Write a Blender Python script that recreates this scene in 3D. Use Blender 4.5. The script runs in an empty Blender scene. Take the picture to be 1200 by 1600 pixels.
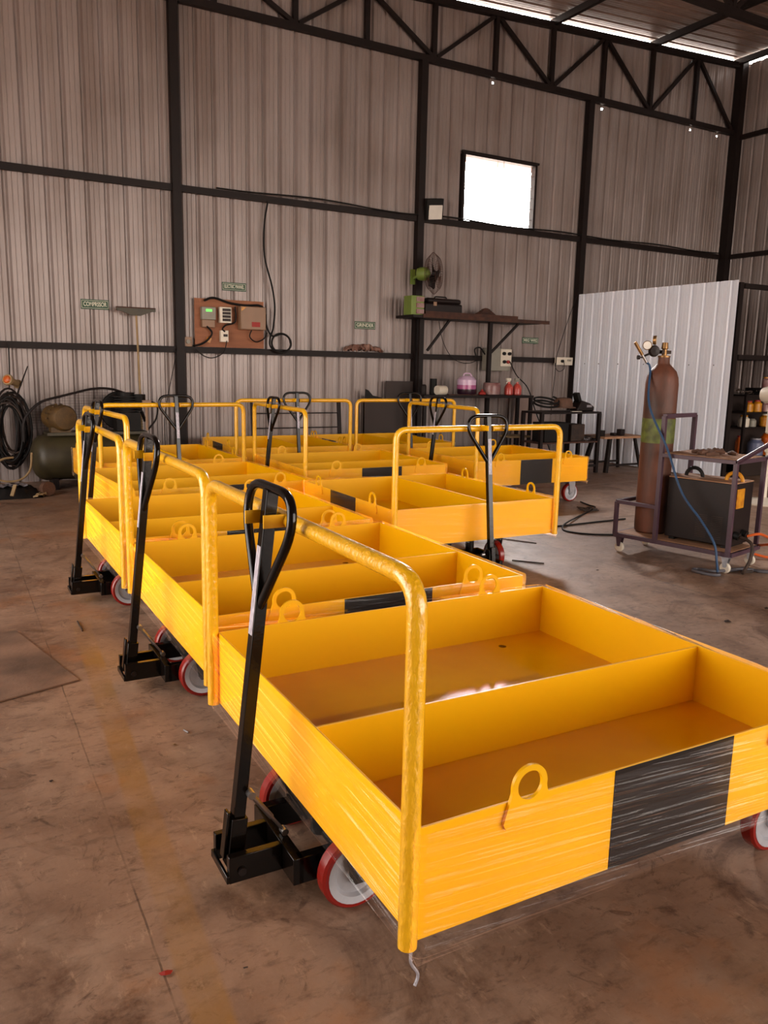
import bpy, bmesh, math, random
from mathutils import Vector, Matrix
random.seed(7)
PI = math.pi
S = bpy.context.scene
COL = S.collection

# ------------------------------------------------------------------ helpers
class MB:
    def __init__(s, M=None):
        s.v = []; s.f = []; s.mi = []; s.M = M; s.cur = 0
    def add(s, vs, fs):
        n = len(s.v)
        for p in vs:
            p = Vector(p)
            s.v.append(s.M @ p if s.M is not None else p)
        for f in fs:
            s.f.append([n + i for i in f]); s.mi.append(s.cur)
        return s
    def box(s, c, d, rz=0, R=None):
        hx, hy, hz = d[0] / 2, d[1] / 2, d[2] / 2
        m = R if R is not None else Matrix.Rotation(rz, 3, 'Z')
        vs = [Vector(c) + m @ Vector((x, y, z)) for x in (-hx, hx) for y in (-hy, hy) for z in (-hz, hz)]
        return s.add(vs, [(0, 1, 3, 2), (4, 6, 7, 5), (0, 4, 5, 1), (2, 3, 7, 6), (0, 2, 6, 4), (1, 5, 7, 3)])
    def bar(s, a, b, w, h=None, up=(0, 0, 1)):
        """square bar between two points"""
        a, b = Vector(a), Vector(b); h = h or w
        d = (b - a); L = d.length; d.normalize(); up = Vector(up)
        if abs(d.dot(up)) > .95: up = Vector((0, 1, 0)) if abs(d.y) < .9 else Vector((1, 0, 0))
        x = d.cross(up).normalized(); z = x.cross(d).normalized()
        m = Matrix((x, d, z)).transposed()
        return s.box((a + b) / 2, (w, L, h), R=m)
    def tube(s, pts, r, seg=10, closed=False, cap=True, radii=None):
        pts = [Vector(p) for p in pts]; n = len(pts)
        t = []
        for i in range(n):
            if closed: d = pts[(i + 1) % n] - pts[i - 1]
            else: d = pts[min(i + 1, n - 1)] - pts[max(i - 1, 0)]
            t.append(d.normalized() if d.length > 1e-9 else Vector((0, 0, 1)))
        u = t[0].orthogonal().normalized()
        vs = []; fs = []
        for i in range(n):
            u = (u - t[i] * u.dot(t[i])).normalized(); w = t[i].cross(u)
            rr = radii[i] if radii else r
            for k in range(seg):
                a = 2 * PI * k / seg
                vs.append(pts[i] + u * math.cos(a) * rr + w * math.sin(a) * rr)
        m = n if closed else n - 1
        for i in range(m):
            j = (i + 1) % n
            for k in range(seg):
                k2 = (k + 1) % seg
                fs.append((i * seg + k, i * seg + k2, j * seg + k2, j * seg + k))
        if cap and not closed:
            fs.append(tuple(range(seg))[::-1]); fs.append(tuple((n - 1) * seg + k for k in range(seg)))
        return s.add(vs, fs)
    def cyl(s, a, b, r, r2=None, seg=16):
        return s.tube([a, b], r, seg, radii=[r, r if r2 is None else r2])
    def lathe(s, prof, c=(0, 0, 0), axis=(0, 0, 1), seg=24, caps=True):
        ax = Vector(axis).normalized(); u = ax.orthogonal().normalized(); w = ax.cross(u); c = Vector(c)
        vs = []; fs = []
        for (r, z) in prof:
            for k in range(seg):
                a = 2 * PI * k / seg
                vs.append(c + ax * z + u * math.cos(a) * r + w * math.sin(a) * r)
        for i in range(len(prof) - 1):
            for k in range(seg):
                k2 = (k + 1) % seg
                fs.append((i * seg + k, i * seg + k2, (i + 1) * seg + k2, (i + 1) * seg + k))
        if caps and prof[0][0] > 1e-4: fs.append(tuple(range(seg))[::-1])
        if caps and prof[-1][0] > 1e-4: fs.append(tuple((len(prof) - 1) * seg + k for k in range(seg)))
        return s.add(vs, fs)
    def prism(s, poly, o, ex, ey, ez, d):
        """polygon (2D) in plane o + x*ex + y*ey, extruded by d along ez"""
        o, ex, ey, ez = map(Vector, (o, ex, ey, ez)); n = len(poly)
        vs = [o + ex * x + ey * y for x, y in poly] + [o + ex * x + ey * y + ez * d for x, y in poly]
        fs = [tuple(range(n))[::-1], tuple(range(n, 2 * n))] + [(i, (i + 1) % n, n + (i + 1) % n, n + i) for i in range(n)]
        return s.add(vs, fs)
    def sheet(s, pts_a, pts_b):
        n = len(pts_a)
        return s.add(list(pts_a) + list(pts_b), [(i, i + 1, n + i + 1, n + i) for i in range(n - 1)])

def fillet(pts, r, n=5, closed=False):
    pts = [Vector(p) for p in pts]; out = []
    N = len(pts)
    for i, p in enumerate(pts):
        if not closed and i in (0, N - 1): out.append(p); continue
        a = pts[i - 1]; b = pts[(i + 1) % N]
        da = (a - p); db = (b - p); ra = min(r, da.length * .49); rb = min(r, db.length * .49)
        A = p + da.normalized() * ra; B = p + db.normalized() * rb
        for k in range(n + 1):
            t = k / n
            out.append(A * (1 - t) ** 2 + p * 2 * t * (1 - t) + B * t * t)
    return out
def smooth_path(pts, n=6):
    pts = [Vector(p) for p in pts]; out = []
    for i in range(len(pts) - 1):
        p0 = pts[max(i - 1, 0)]; p1 = pts[i]; p2 = pts[i + 1]; p3 = pts[min(i + 2, len(pts) - 1)]
        for k in range(n):
            t = k / n
            out.append(.5 * ((2 * p1) + (p2 - p0) * t + (2 * p0 - 5 * p1 + 4 * p2 - p3) * t * t + (3 * p1 - p0 - 3 * p2 + p3) * t ** 3))
    out.append(pts[-1]); return out

def obj(name, mb, mat, parent=None, smooth=True, bevel=0, loc=None, rz=None):
    me = bpy.data.meshes.new(name)
    me.from_pydata([tuple(v) for v in mb.v], [], mb.f); me.update()
    bm = bmesh.new(); bm.from_mesh(me); bmesh.ops.recalc_face_normals(bm, faces=bm.faces)
    bm.to_mesh(me); bm.free()
    mats = mat if isinstance(mat, (list, tuple)) else [mat]
    for m in mats: me.materials.append(m)
    if len(mats) > 1: me.polygons.foreach_set('material_index', mb.mi)
    if smooth:
        me.polygons.foreach_set('use_smooth', [True] * len(me.polygons))
        me.set_sharp_from_angle(angle=math.radians(35))
    o = bpy.data.objects.new(name, me); COL.objects.link(o)
    if parent is not None: o.parent = parent
    if loc is not None: o.location = loc
    if rz is not None: o.rotation_euler = (0, 0, rz)
    if bevel:
        b = o.modifiers.new('bevel', 'BEVEL'); b.width = bevel; b.segments = 2; b.limit_method = 'ANGLE'; b.angle_limit = math.radians(40)
    return o
def tag(o, label=None, cat=None, group=None, kind=None):
    if label: o['label'] = label
    if cat: o['category'] = cat
    if group: o['group'] = group
    if kind: o['kind'] = kind
    return o
def thing(name, label, cat, loc=(0, 0, 0), rz=0, group=None):
    o = bpy.data.objects.new(name, None); COL.objects.link(o)
    o.location = loc; o.rotation_euler = (0, 0, rz); o.empty_display_size = .1
    return tag(o, label, cat, group)
def copy_tree(o, parent=None):
    c = o.copy(); COL.objects.link(c)
    if parent is not None: c.parent = parent
    for ch in list(o.children): copy_tree(ch, c)
    return c
def structure(name, mb, mat, label=None, **k):
    return tag(obj(name, mb, mat, **k), label, kind='structure')

# ------------------------------------------------------------------ materials
def lin(c): return tuple((x / 12.92 if x <= .04045 else ((x + .055) / 1.055) ** 2.4) for x in c)
def newmat(name):
    m = bpy.data.materials.new(name); m.use_nodes = True; nt = m.node_tree; nt.nodes.clear()
    out = nt.nodes.new('ShaderNodeOutputMaterial'); b = nt.nodes.new('ShaderNodeBsdfPrincipled')
    nt.links.new(b.outputs[0], out.inputs[0]); return m, nt, b, out
def N(nt, t, **k):
    n = nt.nodes.new(t)
    for a, v in k.items():
        if a.startswith('i_'): n.inputs[int(a[2:])].default_value = v
        else: setattr(n, a, v)
    return n
def mat(name, c, rough=.5, metal=0, c2=None, scale=6, amt=.5, bump=0, bscale=60, coat=0, stretch=(1, 1, 1), spec=None, detail=5, alpha=None, trans=0, ior=None):
    m, nt, b, out = newmat(name)
    c = lin(c); L = nt.links.new
    tc = N(nt, 'ShaderNodeTexCoord'); mp = N(nt, 'ShaderNodeMapping'); mp.inputs['Scale'].default_value = stretch
    L(tc.outputs['Object'], mp.inputs[0])
    c2 = lin(c2) if c2 else tuple(x * .72 for x in c)
    no = N(nt, 'ShaderNodeTexNoise'); no.inputs['Scale'].default_value = scale; no.inputs['Detail'].default_value = detail
    L(mp.outputs[0], no.inputs['Vector'])
    mr = N(nt, 'ShaderNodeMapRange'); mr.inputs[1].default_value = .35; mr.inputs[2].default_value = .7; mr.inputs[4].default_value = amt
    L(no.outputs[0], mr.inputs[0])
    mx = N(nt, 'ShaderNodeMix', data_type='RGBA'); mx.inputs[6].default_value = (*c, 1); mx.inputs[7].default_value = (*c2, 1)
    L(mr.outputs[0], mx.inputs[0]); L(mx.outputs[2], b.inputs['Base Color'])
    b.inputs['Roughness'].default_value = rough; b.inputs['Metallic'].default_value = metal
    if coat: b.inputs['Coat Weight'].default_value = coat; b.inputs['Coat Roughness'].default_value = .08
    if spec is not None: b.inputs['Specular IOR Level'].default_value = spec
    if trans: b.inputs['Transmission Weight'].default_value = trans
    if ior: b.inputs['IOR'].default_value = ior
    if bump:
        n2 = N(nt, 'ShaderNodeTexNoise'); n2.inputs['Scale'].default_value = bscale; n2.inputs['Detail'].default_value = 3
        L(mp.outputs[0], n2.inputs['Vector'])
        bp = N(nt, 'ShaderNodeBump'); bp.inputs['Strength'].default_value = bump; bp.inputs['Distance'].default_value = .01
        L(n2.outputs[0], bp.inputs['Height']); L(bp.outputs[0], b.inputs['Normal'])
    return m

YEL = (.94, .705, .012)
M_yel = mat('yellow_paint', YEL, .34, 0, (.93, .66, .02), 3, .5, bump=.03, bscale=40, spec=.28)
M_deckY = mat('yellow_deck_paint', (.93, .68, .02), .07, 0, (.88, .58, .02), 2.5, .8, bump=.05, bscale=3, spec=.6)
M_tube = mat('wrapped_yellow_tube', (.97, .73, .08), .3, 0, (.93, .66, .04), 30, .5, bump=.6, bscale=85, coat=.9, stretch=(1, 1, .5))
M_blk = mat('black_gloss_paint', (.06, .045, .038), .16, 0, (.05, .035, .03), 8, .5, bump=.04, bscale=80, spec=.3)
M_patch = mat('black_panel_paint', (.10, .07, .055), .4, 0, (.08, .055, .05), 4, .5, spec=.25)
M_stick = mat('sticker_print', (.80, .78, .82), .45, 0, (.45, .42, .48), 120, .8, stretch=(1, 1, .35))
M_pu = mat('red_polyurethane', (.52, .09, .055), .25, 0, (.42, .07, .05), 8, .5)
M_zinc = mat('zinc_plate', (.72, .72, .74), .32, .75, (.55, .56, .60), 25, .5, bump=.1)
M_rim = mat('cast_wheel_rim', (.70, .70, .72), .4, .35, (.55, .55, .58), 18, .5, bump=.1)
M_steel = mat('dark_painted_steel', (.105, .065, .055), .55, 0, (.075, .048, .042), 9, .6, bump=.1, bscale=50, spec=.25)
M_rust = mat('rusty_steel', (.30, .17, .11), .75, .1, (.16, .09, .07), 9, .8, bump=.4, bscale=60)
M_strutg = mat('strut_chrome', (.60, .58, .57), .3, .8)
M_rubber = mat('black_rubber', (.06, .05, .045), .6, 0, (.10, .08, .07), 14, .5, bump=.1, spec=.25)
M_junk = mat('dusty_dark_metal', (.15, .11, .09), .7, .1, (.28, .19, .13), 14, .7, bump=.4)
M_purple = mat('purple_frame_paint', (.27, .18, .23), .45, 0, (.25, .16, .20), 12, .6, bump=.1)
M_ply = mat('brown_plywood', (.58, .37, .25), .7, 0, (.48, .29, .19), 5, .6, stretch=(1, 1, 6), bump=.1)
M_deck = mat('dusty_wooden_deck', (.66, .49, .36), .75, 0, (.50, .35, .24), 7, .7, bump=.2)
M_white = mat('off_white_plastic', (.86, .82, .75), .4, 0, (.78, .73, .65), 8, .5)
M_greyb = mat('grey_plastic_box', (.55, .53, .48), .5, 0, (.47, .45, .40), 8, .5)
M_beige = mat('beige_enclosure', (.56, .44, .34), .5, 0, (.50, .38, .29), 6, .5)
M_green = mat('sign_green', (.07, .26, .15), .5, 0, (.05, .21, .12), 6, .5)
M_cream = mat('sign_cream', (.82, .82, .74), .6)
M_lime = mat('lime_green_plastic', (.44, .52, .22), .5, 0, (.38, .46, .18), 9, .5)
M_orange = mat('orange_cable', (.86, .38, .14), .45)
M_blue = mat('blue_hose', (.17, .29, .42), .4, 0, (.13, .21, .31), 20, .5)
M_greyc = mat('grey_cable', (.34, .33, .35), .5, 0, (.26, .25, .27), 20, .5)
M_brass = mat('brass', (.56, .42, .25), .4, .7, (.40, .28, .17), 20, .7)
M_darkbr = mat('dark_brown_sheet', (.17, .11, .085), .6, 0, (.13, .085, .07), 3, .6)
M_cloth = mat('dusty_rag', (.55, .42, .36), .9, 0, (.35, .20, .15), 14, .9, bump=.6)
M_pink = mat('pink_liquid', (.78, .42, .62), .25, 0, (.7, .33, .55), 5, .5, trans=.3)
M_pinkl = mat('pale_pink_plastic', (.82, .70, .80), .3, 0, (.8, .62, .75), 5, .5)
M_darkl = mat('dark_violet_liquid', (.18, .09, .14), .3)
M_redb = mat('red_bottle', (.72, .28, .24), .3, 0, (.6, .2, .18), 9, .5)
M_jar = mat('smoky_jar', (.48, .30, .29), .35, 0, (.62, .52, .50), 9, .9)
M_yjar = mat('yellow_jar', (.80, .55, .08), .4, 0, (.62, .32, .06), 25, .8)
M_ojar = mat('orange_jar', (.78, .36, .06), .4, 0, (.5, .2, .05), 20, .6)
M_bluep = mat('blue_grey_plastic', (.38, .40, .50), .35, 0, (.30, .32, .42), 8, .5)
M_mach = mat('black_machine_shell', (.12, .08, .075), .45, 0, (.08, .055, .05), 4, .6, bump=.05, spec=.25)
M_olive = mat('olive_tank_paint', (.24, .21, .12), .5, 0, (.15, .12, .08), 5, .7, bump=.15)
M_motor = mat('ochre_motor_paint', (.36, .26, .11), .6, 0, (.20, .14, .07), 12, .7, bump=.2)
M_plast = mat('clear_polythene', (.62, .60, .62), .25, 0, (.4, .38, .4), 9, .7, bump=.5)
M_cap = mat('brown_leather', (.38, .26, .19), .7, 0, (.28, .18, .13), 12, .6, bump=.3)
M_plateF = mat('floor_steel_plate', (.58, .46, .38), .5, .1, (.25, .20, .17), 3, .9, bump=.15, detail=8)
M_wood = mat('pale_wood', (.60, .50, .35), .7, 0, (.48, .38, .25), 12, .6)
M_redp = mat('red_scrap', (.60, .14, .10), .6)
M_glassl = mat('lamp_glass', (.88, .86, .82), .3)
M_led = mat('lit_display', (.25, .9, .2), .4)
_b = M_led.node_tree.nodes['Principled BSDF']; _b.inputs['Emission Color'].default_value = (.2, 1, .15, 1); _b.inputs['Emission Strength'].default_value = .6

# corrugated wall sheet
def sheet_mat(name, c, c2, rough, dirt=.5, metal=0.):
    m, nt, b, out = newmat(name); L = nt.links.new
    g = N(nt, 'ShaderNodeNewGeometry')
    mp = N(nt, 'ShaderNodeMapping'); mp.inputs['Scale'].default_value = (5, 5, .22); L(g.outputs['Position'], mp.inputs[0])
    n1 = N(nt, 'ShaderNodeTexNoise'); n1.inputs['Scale'].default_value = 1.3; n1.inputs['Detail'].default_value = 6; L(mp.outputs[0], n1.inputs['Vector'])
    mp2 = N(nt, 'ShaderNodeMapping'); mp2.inputs['Scale'].default_value = (1.1, 1.1, .9); L(g.outputs['Position'], mp2.inputs[0])
    n2 = N(nt, 'ShaderNodeTexNoise'); n2.inputs['Scale'].default_value = 1.0; n2.inputs['Detail'].default_value = 7; L(mp2.outputs[0], n2.inputs['Vector'])
    ad = N(nt, 'ShaderNodeMath', operation='ADD'); L(n1.outputs[0], ad.inputs[0]); L(n2.outputs[0], ad.inputs[1])
    mr = N(nt, 'ShaderNodeMapRange'); mr.inputs[1].default_value = .8; mr.inputs[2].default_value = 1.3; mr.inputs[4].default_value = dirt; L(ad.outputs[0], mr.inputs[0])
    mx = N(nt, 'ShaderNodeMix', data_type='RGBA'); mx.inputs[6].default_value = (*lin(c), 1); mx.inputs[7].default_value = (*lin(c2), 1)
    L(mr.outputs[0], mx.inputs[0]); L(mx.outputs[2], b.inputs['Base Color'])
    b.inputs['Roughness'].default_value = rough; b.inputs['Metallic'].default_value = metal
    n3 = N(nt, 'ShaderNodeTexNoise'); n3.inputs['Scale'].default_value = 14; L(mp2.outputs[0], n3.inputs['Vector'])
    bp = N(nt, 'ShaderNodeBump'); bp.inputs['Strength'].default_value = .12; bp.inputs['Distance'].default_value = .02
    L(n3.outputs[0], bp.inputs['Height']); L(bp.outputs[0], b.inputs['Normal'])
    return m
M_wall = sheet_mat('galvanised_wall_sheet', (.60, .555, .54), (.44, .375, .34), .38, .75, .15)
M_roof = sheet_mat('galvanised_roof_sheet', (.60, .52, .48), (.46, .37, .33), .38, .6, .25)
M_panel = sheet_mat('white_coated_sheet', (.93, .95, .99), (.84, .84, .87), .33, .4)

# stretch film: thin, mostly clear, with long crinkles that catch the light
def film_mat():
    m, nt, b, out = newmat('stretch_film'); L = nt.links.new; nt.nodes.remove(b)
    tc = N(nt, 'ShaderNodeTexCoord'); sp = N(nt, 'ShaderNodeSeparateXYZ'); L(tc.outputs['Object'], sp.inputs[0])
    a = N(nt, 'ShaderNodeMath', operation='SUBTRACT'); L(sp.outputs[0], a.inputs[0]); L(sp.outputs[1], a.inputs[1])
    a1 = N(nt, 'ShaderNodeMath', operation='MULTIPLY'); a1.inputs[1].default_value = .75; L(a.outputs[0], a1.inputs[0])
    z1 = N(nt, 'ShaderNodeMath', operation='MULTIPLY'); z1.inputs[1].default_value = 34; L(sp.outputs[2], z1.inputs[0])
    z2 = N(nt, 'ShaderNodeMath', operation='MULTIPLY'); z2.inputs[1].default_value = 2.2; L(a.outputs[0], z2.inputs[0])
    z3 = N(nt, 'ShaderNodeMath', operation='ADD'); L(z1.outputs[0], z3.inputs[0]); L(z2.outputs[0], z3.inputs[1])
    cb = N(nt, 'ShaderNodeCombineXYZ'); L(a1.outputs[0], cb.inputs[0]); L(z3.outputs[0], cb.inputs[1])
    n = N(nt, 'ShaderNodeTexNoise'); n.inputs['Scale'].default_value = 1.3; n.inputs['Detail'].default_value = 2; n.inputs['Roughness'].default_value = .5; L(cb.outputs[0], n.inputs['Vector'])
    bp = N(nt, 'ShaderNodeBump'); bp.inputs['Strength'].default_value = 1.0; bp.inputs['Distance'].default_value = .008; wr = N(nt, 'ShaderNodeMapRange'); wr.inputs[1].default_value = .44; wr.inputs[2].default_value = .78; wr.inputs[4].default_value = 1.0; L(n.outputs[0], wr.inputs[0]); L(wr.outputs[0], bp.inputs['Height'])
    gl = N(nt, 'ShaderNodeBsdfGlossy'); gl.inputs['Roughness'].default_value = .07; L(bp.outputs[0], gl.inputs['Normal'])
    di = N(nt, 'ShaderNodeBsdfDiffuse'); di.inputs['Color'].default_value = (.75, .68, .66, 1)
    tr = N(nt, 'ShaderNodeBsdfTransparent'); tr.inputs['Color'].default_value = (.97, .96, .95, 1)
    fr = N(nt, 'ShaderNodeFresnel'); fr.inputs['IOR'].default_value = 1.45; L(bp.outputs[0], fr.inputs['Normal'])
    fm = N(nt, 'ShaderNodeMath', operation='MULTIPLY_ADD'); fm.inputs[1].default_value = .90; fm.inputs[2].default_value = -.022; fm.use_clamp = True; L(fr.outputs[0], fm.inputs[0])
    m1 = N(nt, 'ShaderNodeMixShader'); m1.inputs[0].default_value = .012; L(tr.outputs[0], m1.inputs[1]); L(di.outputs[0], m1.inputs[2])
    m2 = N(nt, 'ShaderNodeAddShader'); L(fm.outputs[0], gl.inputs['Color']); L(m1.outputs[0], m2.inputs[0]); L(gl.outputs[0], m2.inputs[1])
    L(m2.outputs[0], out.inputs[0]); return m
M_film = film_mat()

# floor: brown worn concrete with stains, faded yellow line, joints
def floor_mat():
    m, nt, b, out = newmat('worn_concrete_floor'); L = nt.links.new
    g = N(nt, 'ShaderNodeNewGeometry'); pos = g.outputs['Position']
    def noise(sc, det=8, st=(1, 1, 1), off=(0, 0, 0), rough=.6, dist=0):
        mp = N(nt, 'ShaderNodeMapping'); mp.inputs['Scale'].default_value = st; mp.inputs['Location'].default_value = off; L(pos, mp.inputs[0])
        n = N(nt, 'ShaderNodeTexNoise'); n.inputs['Scale'].default_value = sc; n.inputs['Detail'].default_value = det; n.inputs['Roughness'].default_value = rough; n.inputs['Distortion'].default_value = dist
        L(mp.outputs[0], n.inputs['Vector']); return n.outputs[0]
    def rng(x, a, c, lo=0, hi=1):
        r = N(nt, 'ShaderNodeMapRange'); r.inputs[1].default_value = a; r.inputs[2].default_value = c; r.inputs[3].default_value = lo; r.inputs[4].default_value = hi; L(x, r.inputs[0]); return r.outputs[0]
    def mix(f, a, c):
        x = N(nt, 'ShaderNodeMix', data_type='RGBA')
        if isinstance(f, float): x.inputs[0].default_value = f
        else: L(f, x.inputs[0])
        for i, v in ((6, a), (7, c)):
            if isinstance(v, tuple): x.inputs[i].default_value = (*lin(v), 1)
            else: L(v, x.inputs[i])
        return x.outputs[2]
    def mth(op, a, c=None, d=None):
        x = N(nt, 'ShaderNodeMath', operation=op)
        for i, v in enumerate((a, c, d)):
            if v is None: continue
            if isinstance(v, (int, float)): x.inputs[i].default_value = v
            else: L(v, x.inputs[i])
        return x.outputs[0]
    base = mix(rng(noise(.7, 8), .35, .65), (.66, .545, .455), (.54, .425, .345))
    base = mix(rng(noise(3.5, 9, off=(4, 2, 0)), .45, .72, 0, .8), base, (.42, .31, .24))
    base = mix(rng(noise(1.6, 10, off=(9, 1, 0), dist=1.5, rough=.7), .52, .66, 0, .85), base, (.36, .25, .18))
    base = mix(rng(noise(14, 8, st=(1, 2.2, 1), off=(3, 3, 0), rough=.7), .52, .70, 0, .65), base, (.33, .24, .19))
    base = mix(rng(noise(5, 10, off=(13, 3, 0), dist=3.0, rough=.75), .56, .64, 0, .6), base, (.28, .19, .14))
    base = mix(rng(noise(38, 5, off=(1, 3, 0), rough=.8), .66, .72, 0, .8), base, (.20, .14, .11))
    base = mix(rng(noise(9, 9, st=(2.5, 1, 1), off=(1, 13, 0), rough=.7), .58, .72, 0, .5), base, (.80, .67, .55))
    base = mix(rng(noise(2.3, 6, off=(1, 7, 0)), .58, .75, 0, .45), base, (.72, .62, .53))
    base = mix(rng(noise(60, 4, rough=.8), .5, .8, 0, .35), base, (.64, .53, .45))
    sp = N(nt, 'ShaderNodeSeparateXYZ'); L(pos, sp.inputs[0]); X, Yy = sp.outputs[0], sp.outputs[1]
    def line(a, bb, w, wob=.01):
        xx = mth('SUBTRACT', mth('SUBTRACT', X, a), mth('MULTIPLY', Yy, bb))
        xx = mth('ADD', xx, mth('MULTIPLY', mth('SUBTRACT', noise(5, 4), .5), wob * 2))
        return rng(mth('ABSOLUTE', xx), w, w * .75)
    # faded yellow marking (runs along the aisle) + orange patches, only on the left part of the floor
    yl = line(.350, .067, .052, .008)
    yl = mth('MULTIPLY', yl, rng(noise(3, 8, off=(0, 5, 0)), .30, .62, .0, .75))
    yl = mth('MULTIPLY', yl, rng(Yy, 4.6, 3.9))
    base = mix(yl, base, (.60, .44, .22))
    tint = mth('MULTIPLY', rng(noise(2.1, 5, off=(2, 2, 0)), .57, .68), rng(X, 2.9, 1.8))
    base = mix(mth('MULTIPLY', tint, .35), base, (.64, .38, .12))
    base = mix(mth('MULTIPLY', mth('MULTIPLY', line(.352, .022, .003, .006), rng(noise(6, 4, off=(8, 8, 0)), .35, .6)), .6), base, (.20, .14, .11))
    yy = mth('ABSOLUTE', mth('SUBTRACT', mth('SUBTRACT', Yy, 6.9), mth('MULTIPLY', X, .06)))
    wl = mth('MULTIPLY', rng(yy, .05, .03), rng(noise(4, 6, off=(5, 5, 0)), .4, .6, .1, .6))
    base = mix(wl, base, (.66, .58, .50))
    j2 = rng(mth('ABSOLUTE', mth('SUBTRACT', mth('SUBTRACT', X, 4.2), mth('MULTIPLY', Yy, .02))), .006, .003)
    base = mix(mth('MULTIPLY', j2, .4), base, (.22, .16, .12))
    L(base, b.inputs['Base Color'])
    rr = rng(noise(2.2, 7, off=(6, 6, 0)), .35, .7, .38, .62); L(rr, b.inputs['Roughness'])
    b.inputs['Specular IOR Level'].default_value = .4
    bp = N(nt, 'ShaderNodeBump'); bp.inputs['Strength'].default_value = .25; bp.inputs['Distance'].default_value = .006
    L(noise(22, 8), bp.inputs['Height']); L(bp.outputs[0], b.inputs['Normal'])
    return m
M_floor = floor_mat()
M_gas = mat('rusty_brown_cylinder', (.40, .22, .14), .6, .0, (.17, .13, .11), 6, 1.0, bump=.35, bscale=30, stretch=(1, 1, .35), detail=9)
M_gband = mat('green_painted_band', (.38, .42, .16), .6, 0, (.25, .26, .12), 18, 1.0, bump=.2)

# ------------------------------------------------------------------ room shell
YW, XR, XL, YF = 9.94, 12.47, -3.4, -5.2
C1, C2, C3 = 2.73, 6.09, 9.07
def ztop(x): return 6.12 + .0545 * (x - 4.5)
def rib_profile(a, b, pitch=.211, depth=.034, extra=(), phase=2.977):
    """list of (s, d): position along the sheet, outward offset"""
    pts = []
    k0 = int(math.floor((a - phase) / pitch)) - 1
    s = k0 * pitch + phase
    while s < b + pitch:
        for ds, d in ((0, 0), (.020, depth), (.038, depth), (.058, 0), (.095, 0), (.101, .005), (.107, 0), (.148, 0), (.154, .005), (.160, 0)):
            pts.append((s + ds * pitch / .2, d))
        s += pitch
    def dat(x):
        for (s0, d0), (s1, d1) in zip(pts, pts[1:]):
            if s0 <= x <= s1: return d0 + (d1 - d0) * (x - s0) / max(s1 - s0, 1e-9)
        return 0
    ex = [(x, dat(x)) for x in list(extra) + [a, b]]
    out = sorted(set([p for p in pts if a < p[0] < b] + ex))
    return out
def sheet_wall(axis, fixed, sgn, a, b, zfun, holes=(), pitch=.211, depth=.034):
    """corrugated wall with real openings; holes = (s0, s1, z0, z1)"""
    ex = [h[0] for h in holes] + [h[1] for h in holes]
    prof = rib_profile(a, b, pitch, depth, ex)
    zs = sorted(set([0.0] + [h[2] for h in holes] + [h[3] for h in holes]))
    mb = MB()
    n = len(prof); rows = []
    def P(s, d, z): return (s, fixed + sgn * d, z) if axis == 'x' else (fixed + sgn * d, s, z)
    for z in zs: rows.append([P(s, d, z) for s, d in prof])
    rows.append([P(s, d, zfun(s)) for s, d in prof])
    vs = [p for r in rows for p in r]; fs = []
    for i in range(len(rows) - 1):
        zc = (rows[i][0][2] + (zs[i + 1] if i + 1 < len(zs) else 99)) / 2
        for k in range(n - 1):
            sc = (prof[k][0] + prof[k + 1][0]) / 2
            if any(h[0] < sc < h[1] and h[2] < zc < h[3] for h in holes): continue
            fs.append((i * n + k, i * n + k + 1, (i + 1) * n + k + 1, (i + 1) * n + k))
    return mb.add(vs, fs)
WX0, WX1, WZ0, WZ1 = 6.82, 8.11, 3.44, 4.36
leaks = [(6.995 + i, 0, 0, 0) for i in ()]
holes = [(WX0, WX1, WZ0, WZ1)]
for hx in (7.27, 9.36, 11.34, 12.0): holes.append((hx, hx + .022, 5.345, 5.37))
structure('wall_back', sheet_wall('x', YW, 1, XL, XR, ztop, holes), M_wall, 'corrugated sheet wall at the far side of the shed', smooth=False)
structure('wall_right', sheet_wall('y', XR, 1, YF, YW, lambda s: ztop(XR) - .02), M_wall, 'corrugated sheet wall on the right', smooth=False)
structure('wall_left', sheet_wall('y', XL, -1, YF, YW, lambda s: ztop(XL), [(1.6, 6.8, 0.0, 4.0)]), M_wall, 'corrugated sheet wall on the left with a wide doorway', smooth=False)
structure('wall_front', sheet_wall('x', YF, -1, XL, XR, ztop, [(1.5, 12.0, 0.0, 4.0)]), M_wall, 'corrugated sheet wall with the main doorway', smooth=False)
fl = MB(); fl.add([(-14, -16, 0), (26, -16, 0), (26, 22, 0), (-14, 22, 0)], [(0, 1, 2, 3)])
structure('floor', fl, M_floor, 'stained brown concrete floor', smooth=False)
# roof: ribs run along X, sheet slopes gently up to the right
rf = MB(); prof = rib_profile(YF - .4, 9.97, .2, .028, phase=0)
def zr(x): return ztop(x) + .065
rf.sheet([(XL - .3, y, zr(XL - .3) + d) for y, d in prof], [(XR + .02, y, zr(XR + .02) + d) for y, d in prof])
structure('ceiling', rf, M_roof, 'corrugated metal roof seen from below', smooth=False)

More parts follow.
